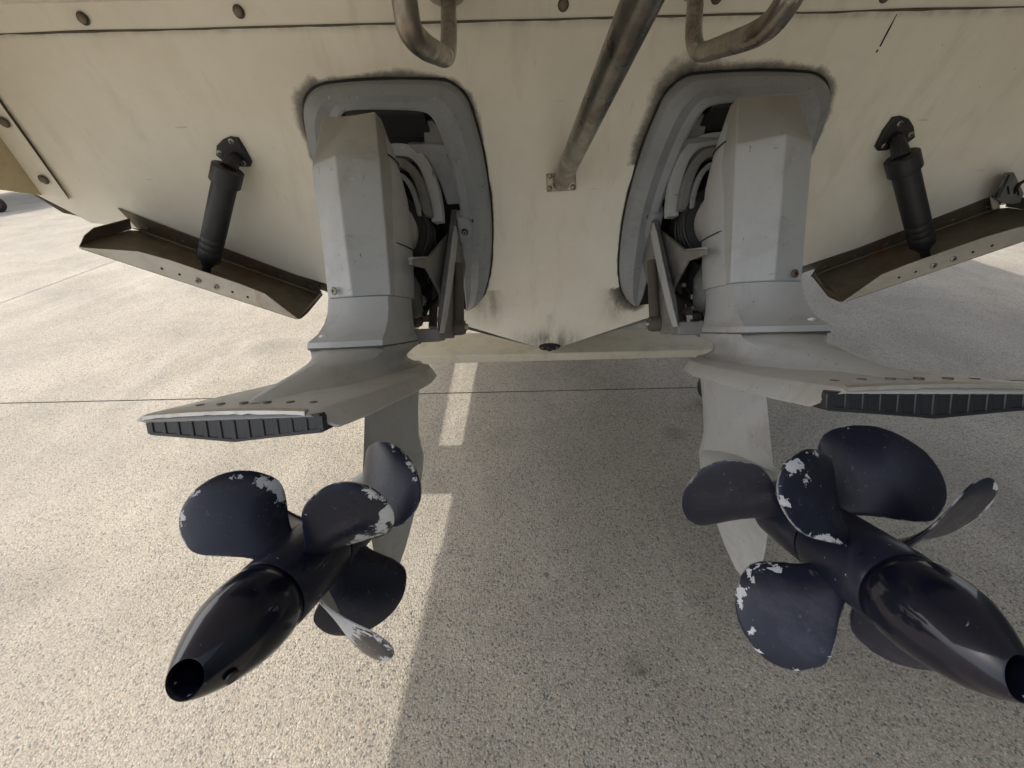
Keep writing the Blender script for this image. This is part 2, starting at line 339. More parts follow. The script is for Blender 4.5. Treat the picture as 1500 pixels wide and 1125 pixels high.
for i in range(NXg+1):
    x = XC-HW + 2*HW*i/NXg; b0 = zb(x)
    for j in range(NZg+1):
        z = b0 + (1.76-b0)*j/NZg
        P.append(TP(x, z))
        s = 0
        for mx in (False, True):
            xx = 2*XC-x if mx else x
            d = min(seg_d(xx, z, SO[k], SO[k+1]) for k in range(len(SO)-1)) if -.7 < xx < .12 else 9
            # soot is widest over the top and outboard, thin along the inboard side
            wd = .006 + (.017 if mx else .010)*max(0, min(1, (z-1.40)/.13)) + (.010 if xx < -.44 and z > 1.3 else 0) + (.035 if (z < 1.0 and mx) else 0)
            if mx and z > 1.38 and xx > -.15: wd += .020
            wd *= .8+.5*noise.noise(Vector((xx*9, z*9, 2+mx)))
            s = max(s, math.exp(-(d/wd)**1.6))
        soot.append(s)
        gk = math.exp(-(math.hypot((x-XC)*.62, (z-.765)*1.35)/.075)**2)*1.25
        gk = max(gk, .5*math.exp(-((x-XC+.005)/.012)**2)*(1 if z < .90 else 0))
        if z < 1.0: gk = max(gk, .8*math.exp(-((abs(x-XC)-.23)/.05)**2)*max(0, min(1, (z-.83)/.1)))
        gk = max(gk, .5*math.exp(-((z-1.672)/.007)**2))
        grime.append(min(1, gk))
        r_ = 0.0
        if abs(x+.46) < .25 and z < 1.28: r_ = .0
        rust.append(r_ + .5*math.exp(-((x-XC)/.045)**2 - ((z-1.385)/.05)**2))
F = [(i*(NZg+1)+j, (i+1)*(NZg+1)+j, (i+1)*(NZg+1)+j+1, i*(NZg+1)+j+1) for i in range(NXg) for j in range(NZg)]
tr = B(MB().add(P, F), 'transom', M['gel'])
def fattr(o, name, vals):
    a = o.data.attributes.new(name, 'FLOAT', 'POINT'); a.data.foreach_set('value', vals)
fattr(tr, 'soot', soot); fattr(tr, 'grime', grime); fattr(tr, 'rust', rust)
# hull shell running forward from the transom
def section(y, kz, ch_x, ch_z, sh_x, sh_z):
    h = [(0, kz), (ch_x*.5, kz+(ch_z-kz)*.46), (ch_x*.9, kz+(ch_z-kz)*.93), (ch_x, ch_z), (ch_x+(sh_x-ch_x)*.3, ch_z+(sh_z-ch_z)*.25), (sh_x, sh_z*.8+ch_z*.2), (sh_x, sh_z)]
    L_ = [Vector((XC-a, y, z)) for a, z in reversed(h)]; R_ = [Vector((XC+a, y, z)) for a, z in h[1:]]
    return L_+R_
hull = MB()
sec = []
s0 = []
for k, p in enumerate(section(1.4, .722, 1.44, 1.288, 1.77, 1.80)):
    q = TP(p.x, p.z, -.003); s0.append(q)
sec = [s0, section(3.0, .74, 1.41, 1.33, 1.70, 2.0), section(5.5, .80, 1.46, 1.38, 1.92, 2.2), section(8.0, .95, 1.25, 1.6, 1.75, 2.5), section(9.8, 1.4, .7, 2.0, 1.1, 2.8), section(11.0, 2.4, .04, 2.7, .06, 3.0)]
hull.loft(sec, closed=False)
n = len(sec[0]); o = len(sec)-1
deckF = [(a*n, (a+1)*n, (a+1)*n+n-1, a*n+n-1) for a in range(o)]
hull.f += deckF
B(hull, 'hull', M['gelplain'])
# cabin / flybridge
cab = MB()
def ring(y, w, z0, z1, sh=.12): return [Vector((XC-w, y, z0)), Vector((XC+w, y, z0)), Vector((XC+w-sh, y, z1)), Vector((XC-w+sh, y, z1))]
cab.loft([ring(3.6, 1.62, 1.95, 3.5), ring(6.2, 1.58, 2.2, 3.5), ring(7.6, 1.35, 2.35, 2.9)])
cab.loft([ring(4.4, 1.35, 3.5, 4.25), ring(6.3, 1.2, 3.5, 4.2)])
cab.box((XC+.05, 3.3, 4.62), (1.60, 0, 0), (0, 3.1, 0), (0, 0, .05))
for sx_ in (-1, 1):
    cab.box((XC+sx_*1.5, 4.6, 4.1), (.04, 0, 0), (0, .08, 0), (0, 0, .5))
    cab.box((XC+sx_*1.58, 2.0, 3.2), (.04, 0, 0), (0, .06, 0), (0, 0, 1.4))
B(cab, 'cabin', M['white'], bevel=.05)
for sx in (-1, 1):
    wn = MB().box((XC+sx*1.565, 4.9, 2.95), (.02, 0, 0), (0, .9, 0), (-sx*.03, 0, .28)); B(wn, 'window', M['glass'])
# gunwale wall at the stern above the platform
gw = MB().loft([[TP(XC-1.84, 1.76, -.01), TP(XC+1.84, 1.76, -.01), TP(XC+1.84, 2.5, -.01), TP(XC-1.84, 2.5, -.01)], [TP(XC-1.84, 1.76, -.08), TP(XC+1.84, 1.76, -.08), TP(XC+1.84, 2.5, -.08), TP(XC-1.84, 2.5, -.08)]])
B(gw, 'upper_transom', M['gelplain'])
# swim platform overhead, resting on struts
sp = MB().prism([Vector((XC-1.885, .10, 1.715)), Vector((XC+1.86, .10, 1.715)), Vector((XC+1.86, 1.22, 1.715)), Vector((XC-1.80, 1.22, 1.715))], (0, 0, .08))
B(sp, 'swim_platform', M['gelplain'], bevel=.02)
# moulded flange along the seam at the top
def zs(x): return T(0, 48).z + (x - T(0, 48).x)*(T(1500, 8).z-T(0, 48).z)/(T(1500, 8).x-T(0, 48).x)
fl = MB(); rings = []
for k in range(61):
    x = XC-1.5+3.0*k/60; z = zs(x) + .0018*noise.noise(Vector((x*5, 1, 2)))
    rings.append([TP(x, z, .002), TP(x, z+.0015, .008), TP(x, z+.006, .011), TP(x, z+.05, .013), TP(x, 1.80, .016), TP(x, 1.80, .002)])
fl.loft(rings); B(fl, 'platform_flange', M['gelplain'], smooth=50)
sm = MB().tube([TP(XC-1.45+2.9*k/80, zs(XC-1.45+2.9*k/80)-.001+.0014*noise.noise(Vector((k*.6, 0, 0))), .001) for k in range(81)], [.0028+.0016*noise.noise(Vector((k*.9, 3, 0))) for k in range(81)], 6)
B(sm, 'sealant_bead', M['seal'])
for q in ((122, 27), (350, 17), (587, -2), (825, 7), (1050, -4), (1297, -6)):
    c = T(*q, .013); w = MB().disc(c, TN, .0118, .002, 20); B(w, 'stain_ring', M['rustpipe'])
    w = MB().disc(c+TN*.002, TN+Vector((.12, 0, 0)), .0088, .006, 14, .0015); B(w, 'bolt', M['rustbolt'])
# quarter panel at the left: flange plus inner skin turning aft, tinted as if sun shone through
A_, B_ = Vector((101, 291, 0)), Vector((0, 150, 0))
rings = []; rings2 = []
for k in range(13):
    t = k/12*2.2; s_ = A_ + (B_-A_)*t
    def q(dx, dy, off): return T(s_.x+dx, s_.y+dy, off)
    wl = min(1, .15+t*1.6)
    rings.append([q(0, 0, .001), q(-1, -.13, .012), q(-40, -5.2, .016), q(-40, -5.2, .0)])
    rings2.append([q(-39, -5, .015), q(-50, -6.5, .03), q(-80, -10.4, .06), q(-150, -19.5, .12), q(-260, -34, .22), q(-262, -34, .20), q(-150, -19.5, .10), q(-50, -6.5, .0)])
B(MB().loft(rings), 'quarter_flange', M['gelplain'], smooth=60)
B(MB().loft(rings2), 'quarter_panel', M['yellow'], smooth=60)
B(MB().tube([T(A_.x+(B_.x-A_.x)*k/10*2, A_.y+(B_.y-A_.y)*k/10*2, .004) for k in range(11)], [.001+.0035*math.sin(min(1, k/4)*1.57) for k in range(11)], 8), 'sealant_bead', M['seal'])
for q in ((64, 263), (6, 179)):
    B(MB().disc(T(*q, .016), TN, .0118, .002, 20), 'stain_ring', M['rustpipe']); B(MB().disc(T(*q, .018), TN, .0088, .006, 16, .002), 'bolt', M['rustbolt'])
# drain plug at the keel
dp = MB()
c = T(805, 508, .002); ringp = []
for k in range(28):
    a = 2*math.pi*k/28; rr = 1+.13*noise.noise(Vector((math.cos(a)*2, math.sin(a)*2, 5)))
    ringp.append((math.cos(a)*.043*rr, math.sin(a)*.0175*rr))
up = Vector((0, math.sin(TA), -math.cos(TA)))*-1
rg = lambda s, h: [c+Vector((1, 0, 0))*x*s+up*(z*s)+TN*h for x, z in ringp]
dp.loft([rg(1, -.002), rg(.93, .004), rg(.7, .006)])
B(dp, 'gasket', M['rubber'], smooth=60)
B(MB().disc(c+TN*.004, TN, .0125, .011, 18, .001), 'drain_plug', M['black'])
for sx in (-1, 1): B(MB().disc(c+TN*.005+Vector((sx*.028, 0, 0)), TN, .0045, .003, 10), 'bolt', M['rustbolt'])
# black scrape on the transom, upper right: a gouge
for a, b in (((1314, 20), (1289, 68)), ((1286, 72), (1283.5, 77))):
    pa, pb = T(*a, .0004), T(*b, .0004); d = (pb-pa); w = d.cross(TN).normalized()*.0018
    B(MB().prism([pa-w*.3, pa+w*.3, pa+d*.45+w, pb+w, pb-w, pa+d*.4-w], TN*.0006), 'scrape', M['well'])

# ================================================================== TRANSOM SHIELDS
def make_shield(mirror):
    cx = -.28
    base = TP(cx, 1.0) if not mirror else mirx(TP(cx, 1.0))
    root = empty('transom_shield', base)
    PW = Matrix.Translation(-base)
    mp = (lambda p: mirx(p)) if mirror else (lambda p: p)
    def S_(mb, name, m, par=None, **k):
        mb.v = [mp(p) for p in mb.v]; o = mb.build(name, m, root, None, **k); o.matrix_parent_inverse = PW; return o
    so, si = curve([(a, b, 0) for a, b in SO], 3), curve([(a, b, 0) for a, b in SI], 3)
    rings = []; nn = len(so)
    for k in range(nn):
        o_, i_ = so[k], si[k]; L = lambda t: (o_.x+(i_.x-o_.x)*t, o_.y+(i_.y-o_.y)*t)
        e = min(1, k/5, (nn-1-k)/5)*.8+.2
        rings.append([TP(*L(0), 0), TP(*L(.03), .018*e), TP(*L(.10), .034*e), TP(*L(.42), .052*e), TP(*L(.70), .046*e), TP(*L(.92), .052*e), TP(*L(1), .050*e), TP(*L(1.0), .020*e), TP(*L(.99), .001)])
    S_(MB().loft(rings), 'surround', M['shield'], smooth=24)
    q_ = MB().tube([TP(p.x+(p.x+.28)*.006, p.y+(p.y-1.25)*.004, .0005) for p in so], [.0035+.0022*noise.noise(Vector((k*.7, 2, 0))) for k in range(nn)], 6); S_(q_, 'sealant_bead', M['rubber'])
    # black panel just proud of the transom, standing in for the well's shade
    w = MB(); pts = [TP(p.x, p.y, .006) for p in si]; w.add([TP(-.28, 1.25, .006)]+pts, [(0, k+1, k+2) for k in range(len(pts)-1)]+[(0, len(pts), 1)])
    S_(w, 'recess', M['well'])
    # hinge pin boss with its screw
    b = MB(); c = TP(-.122, 1.243, .040)
    b.loft([[TP(-.150, 1.288, .03), TP(-.105, 1.285, .03), TP(-.092, 1.255, .03), TP(-.098, 1.19, .03), TP(-.135, 1.165, .03), TP(-.150, 1.19, .03)],
            [TP(-.146, 1.275, .060), TP(-.118, 1.268, .060), TP(-.108, 1.25, .058), TP(-.112, 1.215, .056), TP(-.135, 1.195, .058), TP(-.146, 1.21, .060)]])
    S_(b, 'boss', M['shield'], bevel=.006)
    n0 = TN if not mirror else TN
    c2 = mp(TP(-.1265, 1.236, .0595))
    o = MB().disc(c2, TN, .0095, .004, 20, .0).build('washer', M['rubber'], root); o.matrix_parent_inverse = PW
    o = MB().disc(c2+TN*.003, TN, .0062, .004, 16, .0).build('screw', M['screw'], root); o.matrix_parent_inverse = PW
    o = MB().disc(c2+TN*.0068, TN, .0028, .0006, 6, .0).build('recess', M['well'], root); o.matrix_parent_inverse = PW
    c3 = TP(-.100, 1.262, .045); S_(MB().disc(c3, TN+Vector((.5, 0, 0)), .0065, .003, 14), 'plug', M['rustpipe'])
    # upper inner panel and bracket behind the arches
    br = MB().prism([T(596, 212, .030), T(634, 211, .030), T(652, 212, .034), T(664, 238, .034), T(675, 285, .034), T(676, 299, .034), T(655, 300, .034), T(645, 270, .030), T(630, 240, .030), T(612, 226, .030)], -TN*.02)
    S_(br, 'bracket', M['shield'], bevel=.003)
    br = MB().prism([T(620, 178, .020), T(632, 176, .022), T(645, 186, .022), T(655, 212, .022), T(622, 211, .022)], -TN*.014)
    S_(br, 'inner_panel', M['dirty'], bevel=.002)
    # black intake hood across the top of the well
    hd = MB().loft([[TP(-.385, 1.533, .046), TP(-.20, 1.531, .048), TP(-.196, 1.520, .050), TP(-.385, 1.522, .048)], [TP(-.385, 1.528, .012), TP(-.20, 1.526, .012), TP(-.19, 1.46, .012), TP(-.385, 1.46, .012)]])
    S_(hd, 'hood', M['rubber'], bevel=.003)
    return root
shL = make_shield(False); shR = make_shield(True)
tag(shL, 'grey horseshoe shaped transom shield behind the left stern drive', 'drive shield', 'transom shields of the twin stern drives')
tag(shR, 'grey horseshoe shaped transom shield behind the right stern drive, with wide soot above', 'drive shield', 'transom shields of the twin stern drives')

# ================================================================== STERN DRIVES
def blade(mb_pts, theta, yc, sgn, R, rh, hmax, pitch, chips, seed, rake=.012):
    nu, nv = 30, 22; V = []; E = []; CH = []
    th = rad(theta)
    for side in (1, -1):
        for i in range(nu+1):
            u = 1-(1-i/nu)**1.7 if i < nu else 1.0
            u = min(u, .9995); r = rh + (R-rh)*u
            k = min(1, u/.60); h = (.030+(hmax-.030)*(k*k*(3-2*k)))*math.sqrt(max(0, 1-u**4.2))
            ph = math.atan(pitch/(2*math.pi*max(r, .06)))
            a = th + sgn*0.10*u*u
            Tt = Vector((-math.sin(a), 0, math.cos(a))); Rr = Vector((math.cos(a), 0, math.sin(a))); F_ = Vector((0, 1, 0))
            ch = Tt*math.cos(ph) - F_*(sgn*math.sin(ph)); nrm = F_*math.cos(ph) + Tt*(sgn*math.sin(ph))
            for j in range(nv+1):
                t = -1+2*j/nv
                jag = 1+.012*noise.noise(Vector((seed, u*24, 3*(1 if t > 0 else -1))))*(abs(t)**6)
                th_ = (.0055*(1-u*.6))*max(0, 1-t*t)**.6 + .0009
                camb = .10*h*(1-t*t)
                p = Rr*r + Vector((0, yc - rake*u*1.2, 0)) + ch*(h*t*jag) - nrm*(camb) + nrm*(-side*th_)
                V.append(p)
                dr = (R-r)
                CH.append(max([0.0]+[s_*math.exp(-((u-cu)/ru)**2-((t-ct)/rt)**2) for cu, ct, ru, rt, s_ in (chips or ())]))
                E.append(min(h*(1-abs(t)), dr*1.0) if u > .25 else h*(1-abs(t))+.03*(1-u/.25))
    w = nv+1; o1 = (nu+1)*w; Fc = []
    for s in (0, 1):
        for i in range(nu):
            for j in range(nv):
                q = (s*o1+i*w+j, s*o1+i*w+j+1, s*o1+(i+1)*w+j+1, s*o1+(i+1)*w+j); Fc.append(q if s == 0 else q[::-1])
    for i in range(nu):
        for j in (0, nv): Fc.append((i*w+j, (i+1)*w+j, o1+(i+1)*w+j, o1+i*w+j))
    for j in range(nv): Fc.append((nu*w+j, nu*w+j+1, o1+nu*w+j+1, o1+nu*w+j))
    return V, Fc, E, CH
def lathe(prof, seg=40, cut=None):
    rings = []
    for y, r in prof:
        rings.append([Vector((r*math.cos(2*math.pi*k/seg), y, r*math.sin(2*math.pi*k/seg))) for k in range(seg)])
    return rings

# where the paint has flaked off each blade: (radial place, chordwise place, radial size, chordwise size, strength)
CHIPS = {
 (1, 'aft', 0): ((.97, -.3, .07, .7, .32), (.82, -.80, .14, .32, .46), (.62, -.70, .14, .32, .43), (.45, -.50, .10, .34, .42), (.32, -.70, .10, .32, .42), (.95, .5, .05, .5, .18)),
 (1, 'aft', 1): ((.97, .15, .05, .35, .36), (.82, -.75, .07, .16, .34), (.62, -.82, .10, .2, .42), (.42, -.86, .14, .22, .44), (.85, .85, .08, .12, .34)),
 (1, 'aft', 2): ((.95, .0, .08, .6, .38),),
 (1, 'aft', 3): ((.25, .0, .40, 1.6, .60), (.97, .2, .07, .6, .34), (.6, -.9, .3, .15, .3), (.6, .9, .3, .15, .3)),
 (1, 'fore', 0): ((.98, -.1, .06, .9, .34), (.9, .8, .06, .25, .3)),
 (1, 'fore', 1): ((.98, -.2, .04, .3, .22),), (1, 'fore', 2): ((.99, .2, .03, .4, .2),),
 (2, 'aft', 0): ((.92, -.55, .12, .35, .55), (.72, -.75, .14, .3, .50), (.55, -.8, .08, .2, .45), (.97, .4, .06, .5, .45), (.15, .2, .12, .6, .40)),
 (2, 'aft', 1): ((.96, .0, .10, .55, .42), (.80, .10, .07, .18, .30), (.85, -.8, .10, .15, .36), (.80, .85, .10, .15, .34), (.3, .92, .25, .12, .36)),
 (2, 'aft', 2): ((.55, -.88, .12, .12, .40), (.78, -.80, .10, .15, .40), (.92, -.30, .06, .25, .34), (.35, -.80, .08, .14, .36), (.97, .5, .04, .15, .3)),
 (2, 'aft', 3): ((.25, .6, .20, .5, .60), (.55, .85, .14, .2, .5), (.8, .8, .08, .2, .45)),
 (2, 'fore', 1): ((.98, .1, .03, .4, .15),), (2, 'fore', 2): ((.9, .3, .1, .4, .36), (.15, 0, .1, .5, .34)),
}
def make_drive(M4, mirror, nearph, farph, side):
    root = empty('stern_drive', M4=M4)
    mir = mirror
    def D(mb, name, m, par=None, **k): return mb.build(name, m, par or root, None, mir=mir, **k)
    def DN(mb, name, m, par=None, **k): return mb.build(name, m, par or root, None, **k)
    # ---- cowl: faceted rear cover
    c = MB()
    lv = [  # z, [rear-left corner, ridge, rear-right corner, front-right, front-left] as (x, y)
        (.438, .071, .368, .338, .56), (.56, .072, .369, .332, .575), (.705, .0735, .368, .328, .575)]
    V = []
    for z, hx, yc_, yr, yf in lv: V.append([(-hx, yc_, z), (0, yr, z), (hx, yc_, z), (hx*.98, yc_+.06, z), (.060, yf-.06, z), (-.060, yf-.06, z), (-hx*.98, yc_+.06, z)])
    V.append([(-.058, .402, .812), (0, .428, .822), (.058, .402, .812), (.056, .44, .815), (.045, .50, .80), (-.045, .50, .80), (-.056, .44, .815)])
    c.loft([[Vector(p) for p in r] for r in V])
    cowl = D(c, 'cowl', M['cowl'], bevel=.003, seg=3)
    # lower edge lip and screw of the cowl
    nrm = Vector((-.35, -1, 0))
    sc = Vector((-.043, .347, .452)); screw_head('screw', (sc if not mir else Vector((-sc.x, sc.y, sc.z))), (nrm if not mir else Vector((.35, -1, 0))), .0085, cowl)
    # ---- upper housing between the cowl seam and the bell housing, rounded
    h = MB(); rings = []
    def hr(z, w, y0_, y1_, n=20):
        out = []
        for k in range(n):
            a = 2*math.pi*k/n; ca, sa = math.cos(a), math.sin(a)
            e = .55
            x = w*math.copysign(abs(ca)**e, ca); y = (y0_+y1_)/2+(y1_-y0_)/2*math.copysign(abs(sa)**e, sa)
            out.append(Vector((x, y, z)))
        return out
    for z, w, ya, yb in ((.438, .0755, .355, .545), (.50, .077, .372, .55), (.60, .078, .385, .56), (.67, .076, .40, .545), (.72, .072, .41, .515), (.77, .064, .42, .49), (.80, .052, .43, .475)): rings.append(hr(z, w, ya, yb))
    h.loft(rings); D(h, 'upper_housing', M['paint'], smooth=50)
    for z in (.553, .738):                                # casting joint lines
        j = MB(); rr = [p for p in hr(z, .0785 if z < .6 else .0715, .384 if z < .6 else .408, .562 if z < .6 else .51)]
        pts = [p for p in rr if p.y > .40]; pts.sort(key=lambda p: math.atan2(p.y-.47, p.x))
        j.tube([p for p in pts], .0016, 6); D(j, 'seam', M['well'])
    # round input housing with joint face, bellows and collar
    DN(MB().loft(lathe_at((0, .0, .610), [(.48, .074), (.555, .076), (.562, .070), (.585, .070), (.59, .060)])), 'input_housing', M['silver'], smooth=40)
    DN(MB().loft(lathe_at((0, 0, .610), [(.585, .083), (.592, .092), (.602, .083), (.612, .092), (.622, .083), (.632, .092), (.645, .083), (.66, .092), (.68, .083), (.72, .09), (.80, .088)])), 'bellows', M['rubber'], smooth=50)
    for a in (60, 20, -20, -60, 120, 160, 200, 240):
        p = Vector((.060*math.cos(rad(a)), .558, .61+.060*math.sin(rad(a))))
        DN(MB().disc(p, (0, 1, 0), .006, .012, 6), 'bolt', M['screw'])
    # ---- intermediate leg: from the cowl joint down to the flange, flaring aft
    rings = []
    def leg_ring(z, w, ya, yb, yr):
        R_ = [(-w*.25, yr), (-w*.92, ya), (-w, ya+.03), (-w, ya+.10), (-w*.93, yb-.05), (-w*.5, yb-.01), (0, yb), (w*.5, yb-.01), (w*.93, yb-.05), (w, ya+.10), (w, ya+.03), (w*.92, ya), (w*.25, yr)]
        return [Vector((x, y, z)) for x, y in R_]
    for z, w, ya, yb, yr in ((.437, .0725, .361, .55, .343), (.41, .0735, .355, .545, .336), (.385, .076, .340, .54, .322), (.365, .079, .318, .54, .300), (.352, .083, .292, .54, .278), (.349, .085, .287, .545, .272), (.338, .086, .284, .55, .270)): rings.append(leg_ring(z, w, ya, yb, yr))
    D(MB().loft(rings), 'middle_leg', M['paint'], smooth=28)
    for x in (-.050,):                                # slotted stud cap on the flange
        mb = MB().tube([(x-.007, .298, .3600), (x, .2965, .3610), (x+.007, .298, .3600)], [.002, .0036, .002], 10); D(mb, 'stud_cap', M['white'])
    # dark joint line
    rings = [leg_ring(.3385, .0852, .286, .548, .272), leg_ring(.3345, .0852, .286, .548, .272)]; D(MB().loft(rings), 'gasket', M['seal'])
    # ---- gearcase: wedge fairing, anti-ventilation plate, strut, torpedo, skeg in one casting
    g_ = MB(); rings = []
    def wr(z, w, yt, yb):
        m = max(0, min(1, (.336-z)/.036)); m = m**.8
        A_ = [(0, yt), (.42, yt+.045), (.8, yt+.12), (1, yt+.20), (.96, yb-.10), (.6, yb-.02), (0, yb)]
        Bb = [(0, yt), (.50, yt+.004), (.95, yt+.016), (1, yt+.06), (.98, yb-.06), (.6, yb-.012), (0, yb)]
        h_ = [(a_[0]*m+b_[0]*(1-m), a_[1]*m+b_[1]*(1-m)) for a_, b_ in zip(A_, Bb)]
        return [Vector((-x*w, y, z)) for x, y in h_] + [Vector((x*w, y, z)) for x, y in reversed(h_[1:-1])]
    for z, w, yt, yb in ((.335, .0855, .273, .552), (.328, .085, .245, .552), (.319, .080, .208, .530), (.310, .075, .160, .520), (.302, .072, .118, .520), (.294, .071, .080, .530), (.287, .073, .050, .548), (.279, .082, .020, .575)): rings.append(wr(z, w, yt, yb))
    D(MB().loft(rings), 'fairing', M['paint'], smooth=60)
    # small spray lip at the front of the joint
    D(MB().loft([[Vector((-.084, .50, .332)), Vector((.084, .50, .332)), Vector((.05, .60, .330)), Vector((-.05, .60, .330))], [Vector((-.082, .50, .327)), Vector((.082, .50, .327)), Vector((.05, .598, .3275)), Vector((-.05, .598, .3275))]]), 'spray_lip', M['dirty'])
    # plate
    pl = MB(); half = [(-.012, .104), (.0, .118), (.06, .126), (.15, .134), (.26, .137), (.36, .134), (.44, .122), (.51, .095), (.555, .058), (.578, .022)]
    ho = [(-.014, .128), (-.004, .143), (.06, .146), (.15, .147), (.26, .145), (.36, .138), (.44, .123), (.51, .095), (.555, .058), (.578, .022)]
    out = [(-x, y) for y, x in ho] + [(x, y) for y, x in reversed(half)]
    # CCW: left side going forward then right side coming back
    def pz(x, y): return .2795 - .28*x*x
    def rg2(s, dz, oy=0.0):
        return [Vector((x*s, .27+(y-.27)*(1-(1-s)*.55)+oy, pz(x*s, y)+dz)) for x, y in out]
    droop = []
    for x, y in out:
        droop.append(.004 if y < -.003 else ((.009 if x < 0 else .020) - .006*max(0, (y-.35)/.25)))
    top = [rg2(.0, .004), rg2(.35, .003), rg2(.7, .001), rg2(.93, -.001), rg2(.985, -.003)]
    low = [Vector((x*(1.01 if x < 0 else 1.04 if y < -.005 else 1.17 if y < .1 else 1.10), y+(0.006 if y > .5 else -.004 if y < 0 else 0), pz(x, y)-.004-d)) for (x, y), d in zip(out, droop)]
    low2 = [Vector((x*(.99 if x < 0 else 1.02 if y < -.005 else 1.14 if y < .1 else 1.07), y, pz(x, y)-.007-d)) for (x, y), d in zip(out, droop)]
    under = [[Vector((x*.90, .27+(y-.27)*.96, pz(x, y)-.012)) for x, y in out], [Vector((x*.3, .27+(y-.27)*.8, pz(x*.3, y)-.012)) for x, y in out]]
    pl.loft(top+[low, low2]+under, True, False)
    plate = D(pl, 'anti_ventilation_plate', M['plate'], smooth=35)
    # recessed bolt holes along the rear of the plate
    for x in (-.082, -.05, -.015, .02, .055, .088):
        D(MB().disc((x, .028, pz(x, .028)-.0012), (0, 0, 1), .0055, .0022, 12), 'bolt', M['rustbolt'], plate)
    # worn rear lip
    lip = MB(); rr = []
    for k in range(25):
        x = -.124+.228*k/24; y = -.0150; z = pz(x, 0)-.001
        jz = .0015*noise.noise(Vector((x*90, side, 0)))
        rr.append([Vector((x, y+.006, z+.001)), Vector((x, y-.002, z-.001)), Vector((x, y-.003, z-.0055+jz*1.6)), Vector((x, y+.006, z-.0055+jz*1.6))])
    D(MB().loft(rr), 'worn_edge', M['lip'], plate, smooth=60)
    # anode: ribbed dark block hung under the rear of the plate
    an = MB()
    def az(x): return .238 + .012*(abs(x)/.122)
    pts = [(-.120, .2695), (.120, .2695), (.125, .252), (.121, .2455), (.0, .2355), (-.121, .2455), (-.125, .252)]
    an.prism([Vector((x, -.0125, z)) for x, z in pts], (0, .057, 0))
    anode = D(an, 'anode', M['anode'], bevel=.0015)
    xs = [-.122+.244*k/12 for k in range(13)]
    for k, x in enumerate(xs):
        if k in (0, 12): wdt = .010
        else: wdt = .0075
        z0_, z1_ = az(x)-.002, .268
        D(MB().box((x*.985, -.009, (z0_+z1_)/2), (wdt*.5, 0, 0), (0, .005, 0), (.0, 0, (z1_-z0_)/2)), 'rib', M['anode'], anode, bevel=.0012)
    rr = []
    for k in range(13):
        x = xs[k]*.99; rr.append([Vector((x, -.005, az(x)-.0035)), Vector((x, -.0145, az(x)-.0025)), Vector((x, -.0145, az(x)+.0012)), Vector((x, -.005, az(x)+.002))])
    D(MB().loft(rr), 'rim', M['anode'], anode, smooth=60)
    rr = [[Vector((x*.99, -.005, .2700)), Vector((x*.99, -.0135, .2695)), Vector((x*.99, -.0135, .2640)), Vector((x*.99, -.005, .2635))] for x in xs]
    D(MB().loft(rr), 'rim', M['anode'], anode, smooth=60)
    # strut and skeg: airfoil sections along z
    st = MB(); rings = []
    def foil(z, le, te, th):
        n_ = 11; R_ = []
        for k in range(n_):
            u = k/(n_-1); y = le+(te-le)*u; R_.append(Vector((th*(math.sqrt(max(0, u))*1.5*(1-u)+.04*(1-u))+.0012*(0 < u), y, z)))
        for k in range(n_-2, 0, -1):
            u = k/(n_-1); y = le+(te-le)*u; R_.append(Vector((-th*(math.sqrt(u)*1.5*(1-u)+.04*(1-u))-.0012, y, z)))
        return R_
    for z, le, te, th in ((.27, .69, .385, .050), (.235, .665, .352, .046), (.19, .655, .335, .044), (.13, .640, .318, .040), (.07, .630, .300, .040), (.04, .64, .296, .042), (0, .66, .30, .040), (-.045, .66, .30, .026), (-.08, .64, .305, .014), (-.12, .60, .31, .010), (-.16, .55, .32, .008), (-.20, .49, .33, .006), (-.225, .43, .345, .004)): rings.append(foil(z, le, te, th))
    D(MB().loft(rings), 'strut', M['paint'], smooth=50)
    # torpedo, rear end open with rusty rim behind the propellers
    DN(MB().loft(lathe_at((0, 0, 0), [(.632, .003), (.628, .012), (.60, .026), (.54, .042), (.47, .055), (.40, .062), (.31, .060), (.268, .058), (.266, .054), (.30, .051), (.31, .045)])), 'torpedo', M['paint'], smooth=50)
    DN(MB().loft(lathe_at((0, 0, 0), [(.275, .0535), (.262, .0545), (.262, .047), (.29, .046)])), 'rusty_rim', M['rustpipe'], smooth=50)
    # ---- propellers
    for nm, (ya, yb, yc_, nb, ph, sg, R_, hm) in {'aft': (.002, .132, .072, 4, nearph, 1, .200, .076), 'fore': (.138, .262, .200, 3, farph, -1, .222 if side == 2 else .206, .100 if side == 2 else .093)}.items():
        pr = DN(MB().loft(lathe_at((0, 0, 0), [(ya, .044), (ya, .0545), (ya+.004, .0565), (ya+.05, .0575), (yb-.006, .0575), (yb, .0555), (yb, .044)])), 'propeller', M['prop'], smooth=50)
        fattr(pr, 'edge', [.5]*len(pr.data.vertices)); fattr(pr, 'chip', [0.05]*len(pr.data.vertices))
        for k in range(nb):
            V_, F_, E_, C_ = blade(None, ph+360*k/nb, yc_, sg, R_, .045, hm, .60, CHIPS.get((side, nm, k)), side*10+k+nb)
            mb = MB(); mb.v = V_; mb.f = F_; bl = mb.build('blade', M['prop'], pr, smooth=60); fattr(bl, 'edge', E_); fattr(bl, 'chip', C_)
            bl.data.update()
    # exhaust cone with slanted open end
    prof = [(.0, .0520), (-.002, .0545), (-.02, .0570), (-.045, .0562), (-.07, .0515), (-.095, .0425), (-.115, .0315), (-.130, .0215)]
    rings = []; seg = 44
    def crg(y, r, sl=0.0):
        return [Vector((r*math.cos(2*math.pi*k/seg), y + sl*r*math.sin(2*math.pi*k/seg+.5), r*math.sin(2*math.pi*k/seg))) for k in range(seg)]
